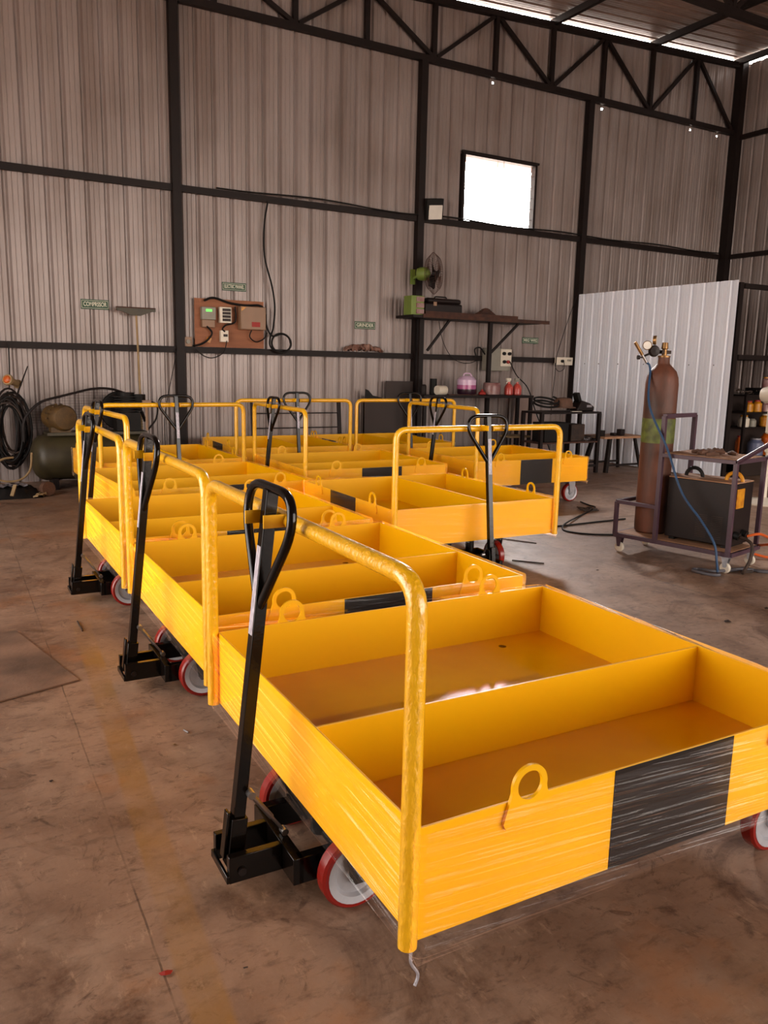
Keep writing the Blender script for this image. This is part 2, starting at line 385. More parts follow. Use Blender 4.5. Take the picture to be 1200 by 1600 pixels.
def steel(name, label, *bars):
    mb = MB()
    for b in bars: mb.bar(*b)
    return structure(name, mb, M_steel, label, smooth=False)
yc = YW - .065
for i, (x, lab) in enumerate(((C1, 'steel wall column left of the electric board'), (C2, 'steel wall column beside the wall fan'), (C3, 'steel wall column at the edge of the white partition'))):
    structure('steel_column', MB().box((x, yc, 2.70), (.10, .10, 5.40)), M_steel, lab, smooth=False)
structure('steel_column', MB().box((XR - .08, YW - .09, ztop(XR) / 2), (.14, .14, ztop(XR))), M_steel, 'steel corner column of the shed', smooth=False)
for y in (6.8, 3.2, -.4): structure('steel_column', MB().box((XR - .08, y, ztop(XR) / 2), (.12, .14, ztop(XR))), M_steel, 'steel side column out of the frame', smooth=False)
gy = YW - .055
xs = [XL, C1, C2, C3, XR - .15]
for z, zn in ((1.539, 'lower'), (3.40, 'upper')):
    for k in range(4):
        structure('steel_girt', MB().box(((xs[k] + xs[k + 1]) / 2 + .0, gy, z), (xs[k + 1] - xs[k] - .10, .05, .075)), M_steel,
                  f'{zn} steel girt on the far wall, ' + ('left of the first column', 'behind the electric board bay', 'in the shelf and window bay', 'in the bay next to the corner')[k], smooth=False)
for z in (1.66, 3.40, 5.36): structure('steel_girt', MB().box((XR - .05, 4.0, z), (.05, 11.6, .075)), M_steel, f'steel girt on the right wall at {z:.1f} metres', smooth=False)
# window: opening with frame, grille and an eave outside
wf = MB(); wy = YW - .02
for a, b in (((WX0, WZ0), (WX1, WZ0)), ((WX1, WZ0), (WX1, WZ1)), ((WX1, WZ1), (WX0, WZ1)), ((WX0, WZ1), (WX0, WZ0))):
    wf.bar((a[0], wy + .02, a[1]), (b[0], wy + .02, b[1]), .04, .10, up=(0, 1, 0))
wf.bar((WX0 - .04, wy - .02, WZ1 + .02), (WX1 + .05, wy - .02, WZ1 + .02), .03, .03, up=(0, 1, 0))
win = structure('window_1', wf, M_steel, 'small barred window high in the far wall', smooth=False)
gb = MB()
for k in range(1, 6): z = WZ0 + k * (WZ1 - WZ0) / 6; gb.cyl((WX0, wy + .03, z), (WX1, wy + .03, z), .004, seg=6)
for x in (7.44, 7.55): gb.cyl((x, wy + .03, WZ0), (x, wy + .03, WZ1), .005, seg=6)
obj('window_grille', gb, M_strutg, win)
M_eave = mat('pink_eave_board', (.80, .60, .56), .7)
ev = MB(); ev.box((7.75, YW + .37, 4.475), (1.7, .64, .05)); structure('trim_1', ev, M_eave, 'pinkish eave board outside the window', smooth=False)

# trusses
def truss(y, name_lab, x0=XL):
    root = bpy.data.objects.new('roof_truss', None); COL.objects.link(root); tag(root, name_lab, kind='structure')
    root.location = (0, y, 0)
    zb = 5.44
    nodes = [XR - .18 - .02 - 1.02 * k for k in range(0, 16)]
    nodes = [12.30, 11.33, 10.32, 9.30, 8.29, 7.27, 6.25, 5.23, 4.24, 3.22, 2.2, 1.2, .2, -.8, -1.8, -2.8]
    t = MB(); t.bar((XL, 0, ztop(XL) - .04), (XR - .15, 0, ztop(XR - .15) - .04), .075, .085); obj('top_chord', t, M_steel, root, smooth=False)
    t = MB(); t.bar((XL, 0, zb), (XR - .15, 0, zb), .075, .08); obj('bottom_chord', t, M_steel, root, smooth=False)
    for i, x in enumerate(nodes):
        if i > 0: obj('web_post', MB().bar((x, 0, zb + .04), (x, 0, ztop(x) - .08), .06), M_steel, root, smooth=False)
        if i + 1 < len(nodes):
            x2 = nodes[i + 1]
            if i % 2 == 0: a, b = (x - (.02 if i else .02), zb + .04), (x2 + .05, ztop(x2) - .09)
            else: a, b = (x - .05, ztop(x) - .09), (x2 + .05, zb + .05)
            obj('web_diagonal', MB().bar((a[0], 0, a[1]), (b[0], 0, b[1]), .05), M_steel, root, smooth=False)
    return root
truss(YW - .06, 'steel truss along the top of the far wall')
truss(6.8, 'steel truss crossing the shed nearer the camera')
truss(2.2, 'steel truss overhead out of view')
for x in (12.3, 10.32, 8.29, 6.25, 4.24, 2.2, .2, -1.8):
    structure('roof_purlin', MB().bar((x, YF, zr(x) - .06), (x, YW, zr(x) - .06), .06, .09), M_steel, f'roof purlin running to the far wall', smooth=False)

# ------------------------------------------------------------------ the yellow box trolley (prototype)
L_, W_, H0, HT, HR, PO, VD, HF = 1.335, 1.426, .2346, .4887, 1.004, .016, .52, .292
def make_trolley():
    t = thing('box_trolley', 'x', 'trolley')
    th = .006
    b = MB()
    b.box((th / 2, L_ / 2, (H0 + HT) / 2), (th, L_, HT - H0)); b.box((W_ - th / 2, L_ / 2, (H0 + HT) / 2), (th, L_, HT - H0))
    b.box((W_ / 2, th / 2, (H0 + HT) / 2), (W_ - 2 * th, th, HT - H0)); b.box((W_ / 2, L_ - th / 2, (H0 + HT) / 2), (W_ - 2 * th, th, HT - H0))
    obj('box_side', b, M_yel, t, smooth=False, bevel=.0012)
    d = MB()
    # deck with a round drain hole
    hx, hy, hr = 1.15, 1.235, .016; x0, x1, y0, y1 = th, W_ - th, th, L_ - th
    n = 24; outer = []; inner = []
    for k in range(n):
        a = 2 * PI * k / n + .001; c, s_ = math.cos(a), math.sin(a)
        tt = min([(x1 - hx) / c if c > 0 else (x0 - hx) / c, (y1 - hy) / s_ if s_ > 0 else (y0 - hy) / s_])
        outer.append((hx + c * tt, hy + s_ * tt)); inner.append((hx + c * hr, hy + s_ * hr))
    # insert corners
    vs = [(x, y, HF) for x, y in outer] + [(x, y, HF) for x, y in inner] + [(x0, y0, HF), (x1, y0, HF), (x1, y1, HF), (x0, y1, HF)]
    fs = []
    def edge(p):
        if abs(p[0] - x1) < 1e-6: return 0
        if abs(p[1] - y1) < 1e-6: return 1
        if abs(p[0] - x0) < 1e-6: return 2
        return 3
    for k in range(n):
        k2 = (k + 1) % n; e1, e2 = edge(outer[k]), edge(outer[k2])
        mid = []
        e = e1
        while e != e2:
            mid.append({0: 2 * n + 2, 1: 2 * n + 3, 2: 2 * n + 0, 3: 2 * n + 1}[e]); e = (e + 1) % 4
        fs.append(tuple([k] + mid + [k2, n + k2, n + k]))
    d.add(vs, fs)
    obj('deck', d, M_deckY, t, smooth=False)
    obj('divider', MB().box((W_ / 2, VD, (HF + HT - .004) / 2 + .0), (W_ - 2 * th, .008, HT - .004 - HF)), M_yel, t, smooth=False, bevel=.001)
    # push rail
    u = -PO
    path = fillet([(u, 0, H0 - .004), (u, 0, HR), (u, L_, HR), (u, L_, H0 - .004)], .075, 6)
    # subdivide the straight runs so that the wrap reads evenly
    obj('push_rail', MB().tube(path, .0205, 14), M_tube, t)
    # lifting lugs
    for side, vv in ((0, -.0045), (1, L_ + .0045)):
        for cu in (.277, W_ - .277):
            cz, R, r = .520, .047, .033
            poly = [(-.067, .445), (-.067, .432), (-.060, .428), (.060, .428), (.067, .432), (.067, .445)]
            a0 = math.radians(-12)
            arc = [(R * math.cos(a0 + (PI - 2 * a0) * k / 18), cz + R * math.sin(a0 + (PI - 2 * a0) * k / 18)) for k in range(19)]
            poly = poly + arc
            m = MB(); nn = 44; ou = []; inn = []
            for k in range(nn):
                a = 2 * PI * k / nn; dx, dz = math.cos(a), math.sin(a); best = None
                for (p, q) in zip(poly, poly[1:] + poly[:1]):
                    ex, ez = q[0] - p[0], q[1] - p[1]; den = dx * ez - dz * ex
                    if abs(den) < 1e-9: continue
                    tt = ((p[0]) * ez - (p[1] - cz) * ex) / den; ss = ((p[0]) * dz - (p[1] - cz) * dx) / den
                    if tt > 0 and -1e-6 <= ss <= 1 + 1e-6: best = tt if best is None else min(best, tt)
                ou.append((dx * best, cz + dz * best)); inn.append((dx * r, cz + dz * r))
            vs = []
            for off in (-.004, .004):
                vs += [(cu + x, vv + off, z) for x, z in ou] + [(cu + x, vv + off, z) for x, z in inn]
            fs = []
            for k in range(nn):
                k2 = (k + 1) % nn
                fs += [(k, k2, nn + k2, nn + k), (2 * nn + k, 3 * nn + k, 3 * nn + k2, 2 * nn + k2), (k, 2 * nn + k, 2 * nn + k2, k2), (nn + k, nn + k2, 3 * nn + k2, 3 * nn + k)]
            m.add(vs, fs); obj('lifting_lug', m, M_yel, t, smooth=True)
    for vv in (-.0008, L_ + .0008):
        tag(obj('painted_panel', MB().box((.74, vv, (H0 + HT) / 2), (.41, .0016, HT - H0 - .002)), M_patch, t, smooth=False), 'black painted middle of the yellow side')
    # stretch film wrapped round the sides
    f = MB(); e = .011; sk = .035
    def ring(z, o): 
        out = []
        for (cx, cy, a0) in ((-e + .015, -e + .0, PI), (W_ + e - .02, -e + .02, 1.5 * PI), (W_ + e - .02, L_ + e - .02, 0), (-e + .015, L_ + e, .5 * PI)):
            r = .022 + o
            for k in range(4):
                a = a0 + PI / 2 * k / 3; out.append((cx + r * math.cos(a), cy + r * math.sin(a), z))
        out.append(out[0]); return out
    rows = [ring(HT + .006, .002), ring(HT - .01, .006), ring((H0 + HT) / 2 + .03, .001), ring(H0 + .03, .002), ring(H0 - .004, .008), ring(H0 - sk, -.006)]
    # wavy lower hem
    hem = []
    for i, p in enumerate(rows[-1]): hem.append((p[0], p[1], p[2] + .012 * math.sin(i * 2.1)))
    rows[-1] = hem
    for ra, rb in zip(rows, rows[1:]): f.sheet(ra, rb)
    tag(obj('stretch_film', f, M_film, t), 'clear stretch film wrapped round the box')
    # casters
    def caster(cu, cv, swivel):
        m = MB(); top = HF - .004
        m.box((cu - swivel * .0, cv, top - .005), (.11, .09, .008))
        m.cyl((cu, cv, top - .01), (cu, cv, .215), .032, seg=16)
        for sd in (-1, 1):
            poly = [(-.045, .222), (.045, .222), (.030 + .01 * swivel, .10), (.016, .080), (-.016, .080), (-.030 + .01 * swivel, .10)]
            m.prism(poly, (cu, cv + sd * .034 - .002, 0), (1, 0, 0), (0, 0, 1), (0, 1, 0), .004)
        m.box((cu, cv, .220), (.09, .072, .005)); m.cyl((cu, cv - .042, .10), (cu, cv + .042, .10), .009, seg=8)
        c = obj('caster', m, M_zinc if swivel else M_blk, t)
        w = MB(); w.lathe([(.084, -.0235), (.094, -.023), (.1, -.016), (.1, .016), (.094, .023), (.084, .0235), (.084, -.0235)], (cu, cv, .1), (0, 1, 0), 32, caps=False)
        obj('wheel_tread', w, M_pu, c)
        w = MB(); w.lathe([(.012, -.026), (.026, -.026), (.028, -.015), (.058, -.012), (.066, -.022), (.0845, -.0245), (.0845, .0245), (.066, .022), (.058, .012), (.028, .015), (.026, .026), (.012, .026)], (cu, cv, .1), (0, 1, 0), 32)
        obj('wheel_rim', w, M_rim, c)
    mv = .665
    caster(.09, mv - .215, 0); caster(.09, mv + .215, 0); caster(W_ - .12, .12, 1); caster(W_ - .12, L_ - .12, 1)
    # drawbar frame
    m = MB(); z = .092; h = .075
    m.box((.08, mv - .137, z), (.24, .03, h)); m.box((.08, mv + .137, z), (.24, .03, h)); m.box((-.04, mv, z), (.03, .304, h)); m.box((.19, mv, z), (.03, .304, h))
    m.box((-.128, mv - .06, z), (.148, .022, h)); m.box((-.128, mv + .06, z), (.148, .022, h)); m.box((-.205, mv, z - .025), (.008, .142, .022))
    m.cyl((.09, mv, z), (.09, mv, HF - .01), .03); m.box((.09, mv, HF - .012), (.16, .16, .01)); m.cyl((.09, mv - .18, .1), (.09, mv + .18, .1), .012)
    m.box((.12, mv, HF - .014), (.2, L_ - .1, .02))
    dfr = obj('drawbar_frame', m, M_blk, t, smooth=True, bevel=.002)
    # tiller: leaning shaft with a heart-shaped grip
    base = Vector((-.168, mv, .085)); top = Vector((-.056, mv, 1.088)); ax = (top - base).normalized(); LT = (top - base).length
    vx = Vector((0, 1, 0)); nx = ax.cross(vx).normalized()
    if nx.x > 0: nx = -nx
    R = Matrix((nx, vx, ax)).transposed()
    sh = MB(); sh.box(base + ax * (LT / 2), (.032, .034, LT - .01), R=R); sh.box(base + ax * .05, (.044, .048, .14), R=R)
    sh.box(base + ax * .07 + nx * .03, (.008, .03, .13), R=R)
    til = obj('tiller', sh, M_blk, t, smooth=True, bevel=.002)
    pn = MB(); pn.cyl(base + vx * .078, base - vx * .078, .011, seg=12); obj('pivot_pin', pn, M_steel, til)
    def tp(v, s): return base + ax * (LT + s) + vx * v
    lp = fillet([tp(.006, -.31), tp(.165, -.085), tp(.135, 0), tp(-.135, 0), tp(-.165, -.085), tp(-.006, -.31)], .07, 6)
    obj('tiller_grip', MB().tube(lp, .0125, 12), M_blk, til)
    obj('sticker', MB().box(base + ax * (.63 + .11) + nx * .0168, (.0012, .026, .235), R=R), M_stick, til, smooth=False)
    # yellow catch that holds the shaft against the rail
    cl = MB(); cl.box((-.058, mv - .030, 1.006), (.062, .006, .034)); cl.box((-.070, mv + .032, 1.010), (.090, .006, .034)); cl.box((-.030, mv, 1.006), (.012, .066, .034))
    obj('tiller_catch', cl, M_yel, t, smooth=False, bevel=.001)
    g = MB(); a = base + ax * .19 - nx * .02 + vx * -.028; b_ = Vector((-.033, mv - .028, .140))
    g.cyl(a, a.lerp(b_, .62), .0075, seg=10); g.cyl(a.lerp(b_, .6), b_, .0045, seg=8); g.cyl(a - vx * .012, a + vx * .016, .011, seg=10); g.cyl(b_ - vx * .012, b_ + vx * .012, .010, seg=10)
    tag(obj('gas_strut', g, M_strutg, t), 'grey gas strut')
    return t
T = {'T1': (.798, 1.235, -.0143), 'T2': (.854, 2.739, -.0095), 'T3': (.8576, 4.18, -.009), 'T4': (1.2225, 5.762, .0434), 'T5': (2.654, 7.4387, 1.5859),
     'T6': (2.8487, 6.36, -.0249), 'T7': (3.894, 4.352, 1.5579), 'T8': (4.20, 8.199, 1.525), 'T9': (5.6195, 8.187, 1.5515), 'T10': (4.6853, 6.3807, -.0222)}
TL = {'T1': 'yellow box trolley nearest the camera, filling the right foreground with its two empty compartments',
      'T2': 'second yellow box trolley of the left-hand row, right behind the nearest one',
      'T3': 'third yellow box trolley of the left-hand row, its tiller standing at the left edge',
      'T4': 'fourth yellow box trolley of the left-hand row, its push rail farthest back on the left',
      'T5': 'yellow box trolley at the far left beside the compressor, push rail facing the camera',
      'T6': 'yellow box trolley in the centre, push rail on its left side',
      'T7': 'yellow box trolley right of centre whose push rail and black tiller face the camera',
      'T8': 'yellow box trolley against the far wall in front of the steel ladder rack',
      'T9': 'yellow box trolley against the far wall in front of the dark brown sheets',
      'T10': 'yellow box trolley at the right end, silver caster near the floor cable'}
proto = make_trolley()
for k, (x, y, a) in T.items():
    o = proto if k == 'T1' else copy_tree(proto)
    o.location = (x, y, 0); o.rotation_euler = (0, 0, a); o['label'] = TL[k]; o['group'] = 'yellow box trolleys on the shop floor'

# ------------------------------------------------------------------ white partition
pp = rib_profile(6.94, 9.86, .205, .03, phase=7.0)
pw = MB(); pw.sheet([(9.04 + d, y, .02) for y, d in pp], [(9.04 + d, y, 2.565) for y, d in pp])
part = thing('partition_panel', 'tall white corrugated partition standing out from the far wall', 'partition')
po = obj('panel_sheet', pw, M_panel, part, smooth=False); sd = po.modifiers.new('t', 'SOLIDIFY'); sd.thickness = .003
obj('panel_post', MB().box((9.115, 6.975, 1.27), (.07, .07, 2.54)), M_steel, part, smooth=False)
sc = MB()
for y in (7.2, 7.6, 7.95, 8.4, 8.9, 9.3, 9.6): sc.cyl((9.035, y, 1.5), (9.042, y, 1.5), .008, seg=6)
obj('screw_row', sc, M_steel, part)
fr = thing('partition_frame', 'dark steel frame with two rails right of the white partition', 'frame')
for z in (2.50, 1.61): obj('rail', MB().bar((9.155, 6.95, z), (12.25, 6.95, z), .06), M_steel, fr, smooth=False)
obj('post', MB().box((12.25, 6.95, 1.28), (.06, .06, 2.56)), M_steel, fr, smooth=False)

# ------------------------------------------------------------------ wall items
def sign(x0, x1, z0, z1, text, label):
    t = thing('sign_board', label, 'sign', ((x0 + x1) / 2, YW - .006, (z0 + z1) / 2), 0, 'green signs on the far wall')
    w, h = x1 - x0, z1 - z0
    obj('sign_plate', MB().box((0, 0, 0), (w, .005, h)), M_green, t, smooth=False)
    b = MB(); tk = .004
    for dz in (-h / 2 + .014, h / 2 - .014): b.box((0, -.0032, dz), (w - .02, .001, tk))
    for dx in (-w / 2 + .01, w / 2 - .01): b.box((dx, -.0032, 0), (tk, .001, h - .024))
    obj('sign_border', b, M_cream, t, smooth=False)
    cu = bpy.data.curves.new('lettering', 'FONT'); cu.body = text; cu.align_x = 'CENTER'; cu.align_y = 'CENTER'; cu.size = h * .62; cu.extrude = .0008
    o = bpy.data.objects.new('lettering', cu); COL.objects.link(o); o.parent = t; o.location = (0, -.0045, 0); o.rotation_euler = (PI / 2, 0, 0)
    cu.materials.append(M_cream)
    bpy.context.view_layer.update()
    sx = min(1.6, w * .82 / max(o.dimensions.x, .001)); cu.offset = .0012
    me = bpy.data.meshes.new_from_object(o); bpy.data.objects.remove(o)
    o = bpy.data.objects.new('lettering', me); COL.objects.link(o); o.parent = t; o.location = (0, -.0045, 0); o.rotation_euler = (PI / 2, 0, 0); o.scale = (sx, 1, 1)
sign(1.62, 1.93, 1.965, 2.075, 'COMPRSSOR', 'green COMPRSSOR sign on the wall above the compressor')
sign(3.29, 3.60, 2.275, 2.375, 'ELECTRIC PANNEL', 'green ELECTRIC PANNEL sign above the plywood board')
sign(5.14, 5.46, 1.885, 1.985, 'GRINDER', 'green GRINDER sign between the plywood board and the fan')
sign(8.04, 8.36, 1.785, 1.875, 'MIG WIG', 'small green sign right of the wall shelf')

# squeegee
s = thing('floor_squeegee', 'wooden floor squeegee leaning upside down on the wall below the sign', 'squeegee', (2.2, 9.74, 0))
obj('handle', MB().cyl((0, -.12, .01), (-.0, .03, 1.94), .012), M_wood, s)
h = MB(); h.box((0, .03, 1.975), (.44, .05, .03)); h.prism([(-.2, 1.965), (.2, 1.965), (.05, 1.91), (-.05, 1.91)], (0, .01, 0), (1, 0, 0), (0, 0, 1), (0, 1, 0), .03)
obj('head', h, M_olive, s); obj('blade', MB().box((0, .03, 1.995), (.45, .012, .02)), M_rust, s)

# electric board and what is fixed on it
obj_ = tag(obj('plywood_board', MB().box((3.365, 9.885, 1.87), (.89, .018, .58)), M_ply, smooth=False), 'brown plywood board carrying the electric boxes', 'board')
fy = 9.874
e = thing('energy_meter', 'grey electric meter with green lit display on the plywood board', 'meter', (3.075, fy, 1.93))
obj('meter_body', MB().box((0, -.04, .05), (.175, .08, .15)), M_greyb, e, bevel=.006)
obj('display', MB().box((.0, -.082, .085), (.075, .004, .03)), M_led, e, smooth=False)
obj('terminal_cover', MB().box((0, -.03, -.07), (.16, .06, .09)), M_beige, e, bevel=.005)
e = thing('switch_box', 'white box with dark slotted face on the plywood board', 'switch', (3.29, fy, 1.97))
obj('body', MB().box((0, -.035, 0), (.15, .07, .19)), M_white, e, bevel=.006)
m = MB()
for k in range(4): m.box((.01, -.072, -.058 + k * .04), (.105, .004, .033))
obj('louvre', m, M_darkbr, e, smooth=False)
e = thing('distribution_box', 'large beige enclosure with red label on the plywood board', 'enclosure', (3.63, fy, 1.945))
obj('body', MB().box((0, -.06, 0), (.33, .12, .28)), M_beige, e, bevel=.006)
obj('door', MB().box((.0, -.122, 0), (.315, .006, .265)), M_beige, e, bevel=.003)
m = obj('warning_label', MB().box((.03, -.1262, -.075), (.11, .002, .06)), M_redp, e, smooth=False)
obj('yellow_sticker', MB().prism([(-.157, .13), (-.09, .13), (-.157, .08)], (0, -.1265, 0), (1, 0, 0), (0, 0, 1), (0, 1, 0), .001), M_yjar, e, smooth=False)
e = thing('circuit_breaker', 'small white breaker under the slotted switch box', 'breaker', (3.275, fy, 1.715))
obj('body', MB().box((0, -.03, 0), (.10, .06, .14)), M_white, e, bevel=.004)
obj('toggle', MB().box((.01, -.064, .01), (.05, .012, .03)), M_darkbr, e, bevel=.002)
e = tag(obj('warning_tag', MB().box((3.09, fy - .003, 1.665), (.06, .003, .06), R=Matrix.Rotation(.3, 3, 'Y')), M_yjar, smooth=False), 'small yellow tag low on the plywood board', 'tag')
e = thing('junction_box', 'pale junction box beside the column at the plywood board', 'box', (2.825, 9.87, 1.635))
obj('body', MB().box((0, 0, 0), (.10, .05, .115)), M_beige, e, bevel=.004); obj('knob', MB().cyl((0, -.025, 0), (0, -.04, 0), .025), M_greyb, e)
def cable(name, pts, r, m, label, cat='cable', sm=True, n=6, group=None):
    o = obj(name, MB().tube(smooth_path(pts, n) if sm else pts, r, 8), m)
    return tag(o, label, cat, group)
cy = 9.84
cable('power_cable', [(3.86, cy, 3.37), (3.82, 9.86, 3.1), (3.82, 9.86, 2.72), (3.92, 9.86, 2.35), (3.955, 9.86, 2.1), (3.93, 9.85, 1.85), (3.88, 9.82, 1.73), (3.87, 9.81, 1.62), (3.95, 9.80, 1.545), (4.06, 9.80, 1.54), (4.15, 9.80, 1.62), (4.13, 9.80, 1.72), (4.03, 9.80, 1.77), (3.9, 9.80, 1.74), (3.83, 9.82, 1.85), (3.80, 9.78, 2.0)], .012, M_rubber, 'black power cable hanging from the upper girt down to the enclosure')
cable('coiled_cable', [(4.01 + .13 * math.cos(a), 9.79 - .002 * a, 1.655 + .12 * math.sin(a)) for a in [k * PI / 6 for k in range(0, 25)]], .011, M_rubber, 'black cable coil hanging right of the plywood board', n=3)
cable('supply_cable', [(3.03, 9.83, 2.13), (3.15, 9.84, 2.17), (3.35, 9.84, 2.12), (3.55, 9.83, 2.10), (3.72, 9.83, 2.11), (3.78, 9.80, 2.08)], .014, M_rubber, 'thick black cable along the top of the plywood board')
cable('meter_cable', [(3.05, 9.82, 1.83), (3.12, 9.83, 1.75), (3.06, 9.83, 1.66), (2.98, 9.83, 1.61), (2.88, 9.80, 1.585)], .012, M_rubber, 'black cable dropping from the meter to the girt')
cable('switch_cable', [(3.42, 9.83, 2.08), (3.42, 9.83, 1.9), (3.30, 9.83, 1.85), (3.25, 9.82, 1.80), (3.28, 9.81, 1.77)], .010, M_rubber, 'black cable between slotted switch box and breaker')
cable('drooping_wire', [(2.9, 9.80, 1.55), (3.0, 9.79, 1.47), (3.12, 9.79, 1.45), (3.25, 9.79, 1.52), (3.30, 9.81, 1.66)], .006, M_rubber, 'thin wire drooping below the plywood board')
cable('enclosure_cable', [(3.62, 9.80, 1.80), (3.60, 9.81, 1.72), (3.68, 9.81, 1.66), (3.78, 9.80, 1.70), (3.83, 9.80, 1.78)], .008, M_rubber, 'black cable looping under the beige enclosure')
cable('hanging_wire', [(2.68, 9.80, 1.55), (2.62, 9.79, 1.3), (2.55, 9.78, 1.0), (2.50, 9.78, .7), (2.5, 9.78, .3)], .005, M_rubber, 'thin black wire hanging left of the first column')
for i, x in enumerate((.70, .83)):
    cable('dropper_cable', [(x, 9.80, 1.56), (x - .005, 9.79, 1.3), (x - .02, 9.79, 1.05)], .007, M_rubber, ('left', 'right')[i] + ' of two dark cables dropping to the hung hose bundle')
cable('girt_cable', [(x, 9.835, 3.452 + .012 * math.sin(x * 3.1) + (.012 * math.sin((x - 3.2) * 1.5) if x < 6 else 0)) for x in [3.2 + .3 * k for k in range(31)]], .010, M_rubber, 'black cable run along the upper girt', n=3)

# rag on the lower girt
m = MB(); pts = []
nx_, ny_ = 22, 6
for i in range(nx_):
    for j in range(ny_):
        x = 4.95 + .57 * i / (nx_ - 1); y = 9.80 + .10 * j / (ny_ - 1)
        z = 1.585 + .085 * abs(math.sin(i * .55 + j * .9)) * math.sin(PI * i / (nx_ - 1)) ** .5 + .012 * math.sin(i * 1.9 + j * 2.3)
        if j == 0: z -= .012
        pts.append((x, y, z))
m.add(pts, [(i * ny_ + j, (i + 1) * ny_ + j, (i + 1) * ny_ + j + 1, i * ny_ + j + 1) for i in range(nx_ - 1) for j in range(ny_ - 1)])
o = obj('crumpled_rag', m, M_cloth); o.modifiers.new('t', 'SOLIDIFY').thickness = .012
tag(o, 'crumpled dusty rag lying on the lower girt below the grinder sign', 'rag')

# floodlight
e = thing('flood_light', 'square floodlight with white face on the column left of the window', 'lamp', (6.27, 9.84, 3.5))
R = Matrix.Rotation(-.12, 3, 'Y') @ Matrix.Rotation(.25, 3, 'X')
obj('housing', MB().box((-.01, -.06, .03), (.27, .07, .27), R=R), M_rubber, e, bevel=.006)
obj('lens', MB().box((-.01, -.105, -.02), (.215, .02, .185), R=R), M_glassl, e, bevel=.006)
obj('bracket', MB().bar((-.1, 0, -.06), (.12, 0, -.06), .03), M_steel, e, smooth=False)

# wall shelf with braces and post
e = thing('mounted_shelf', 'steel wall shelf on braces right of the second column', 'shelf', (0, 0, 0))
obj('shelf_plate', MB().box((6.84, 9.64, 2.065), (2.18, .46, .035)), M_steel, e, smooth=False)
obj('shelf_edge', MB().box((7.0, 9.40, 2.075), (2.2, .012, .05)), M_rust, e, smooth=False)
obj('brace', MB().bar((6.12, 9.62, 1.62), (6.48, 9.62, 2.05), .03), M_steel, e, smooth=False)
obj('brace', MB().bar((7.22, 9.62, 1.62), (7.70, 9.62, 2.05), .03), M_steel, e, smooth=False)
obj('post', MB().box((7.19, 9.62, 1.025), (.055, .05, 2.05)), M_steel, e, smooth=False)
obj('post', MB().box((6.06, 9.70, 1.025), (.07, .05, 2.05)), M_steel, e, smooth=False)
zs_ = 2.083
# small drawers
e = thing('drawer_cabinet', 'small lime green parts cabinet on the left end of the wall shelf', 'cabinet', (5.84, 9.55, zs_))
obj('casing', MB().box((0, 0, .125), (.20, .2, .25)), M_lime, e, bevel=.004)
for k in range(3): obj('drawer', MB().box((.035, -.105, .045 + k * .08), (.12, .02, .062)), M_jar, e, bevel=.003)
# tray
e = MB(); e.box((6.76, 9.62, zs_ + .006), (1.58, .34, .012)); 
for dy in (-.17, .17): e.box((6.76, 9.62 + dy, zs_ + .03), (1.58, .006, .06))
for dx in (-.79, .79): e.box((6.76 + dx, 9.62, zs_ + .03), (.006, .34, .06))
tag(obj('steel_tray', e, M_rust, smooth=False), 'long rusty steel tray lying on the wall shelf', 'tray')
e = thing('tool_case', 'black plastic tool case standing in the tray on the wall shelf', 'case', (6.29, 9.60, zs_ + .012))
obj('body', MB().box((0, 0, .08), (.62, .22, .16)), M_mach, e, bevel=.02); obj('lid', MB().box((.02, 0, .195), (.56, .20, .07)), M_mach, e, bevel=.03)
obj('handle', MB().tube(fillet([(-.1, 0, .22), (-.08, 0, .255), (.1, 0, .255), (.12, 0, .22)], .02), .01), M_rubber, e); obj('latch', MB().box((-.15, -.115, .15), (.05, .01, .05)), M_beige, e)
m = MB(); R_ = random.Random(3)
pts = []
for k in range(150):
    a = k * .9; r = .28 * (1 - k / 170) ; pts.append((7.08 + r * math.cos(a) * 1.0, 9.60 + .12 * (1 - k / 200) * math.sin(a), zs_ + .02 + .13 * (k / 150) ** 1.3 + .006 * math.sin(k * 2.1)))
m.tube(pts, .011, 6); tag(obj('chain_heap', m, M_rust), 'heap of rusty chain piled in the tray on the wall shelf', 'chain')
# wall fan
fan = thing('mounted_fan', 'green wall fan with wire cage above the wall shelf', 'fan', (6.02, 9.70, 2.62))
ax = Vector((.66, -.75, .02)).normalized(); c0 = Vector((.10, -.10, .03))
m = MB(); m.lathe([(.03, -.19), (.075, -.18), (.09, -.14), (.09, -.05), (.06, -.02), (.02, 0)], c0, ax, 20); obj('motor', m, M_lime, fan)
m = MB(); m.bar((0, .16, -.02), tuple(c0 - ax * .12), .03); m.box((0, .17, 0), (.1, .02, .2)); obj('bracket', m, M_lime, fan)
u = ax.orthogonal().normalized(); w = ax.cross(u)
def cage(M_, c0, ax, u, w, R, r0, depth, wires, tr, seg=5):
    for k in range(wires):
        a = 2 * PI * k / wires; d = u * math.cos(a) + w * math.sin(a)
        M_.tube([c0 + d * r0 + ax * depth[0], c0 + d * R * .75 + ax * depth[0] * .8, c0 + d * R + ax * (depth[0] + depth[1]) / 2], tr, seg, cap=False)
        M_.tube([c0 + d * r0 + ax * depth[1], c0 + d * R * .75 + ax * depth[1] * .95, c0 + d * R + ax * (depth[0] + depth[1]) / 2], tr, seg, cap=False)
    for rr, dd in ((R, (depth[0] + depth[1]) / 2), (R * .72, depth[1] * .96), (r0, depth[1]), (R * .72, depth[0] * .8)):
        M_.tube([c0 + (u * math.cos(2 * PI * k / 36) + w * math.sin(2 * PI * k / 36)) * rr + ax * dd for k in range(36)], tr * 1.6, seg, closed=True)
m = MB(); cage(m, c0, ax, u, w, .275, .05, (-.03, .13), 44, .0018); obj('cage', m, M_rust, fan)
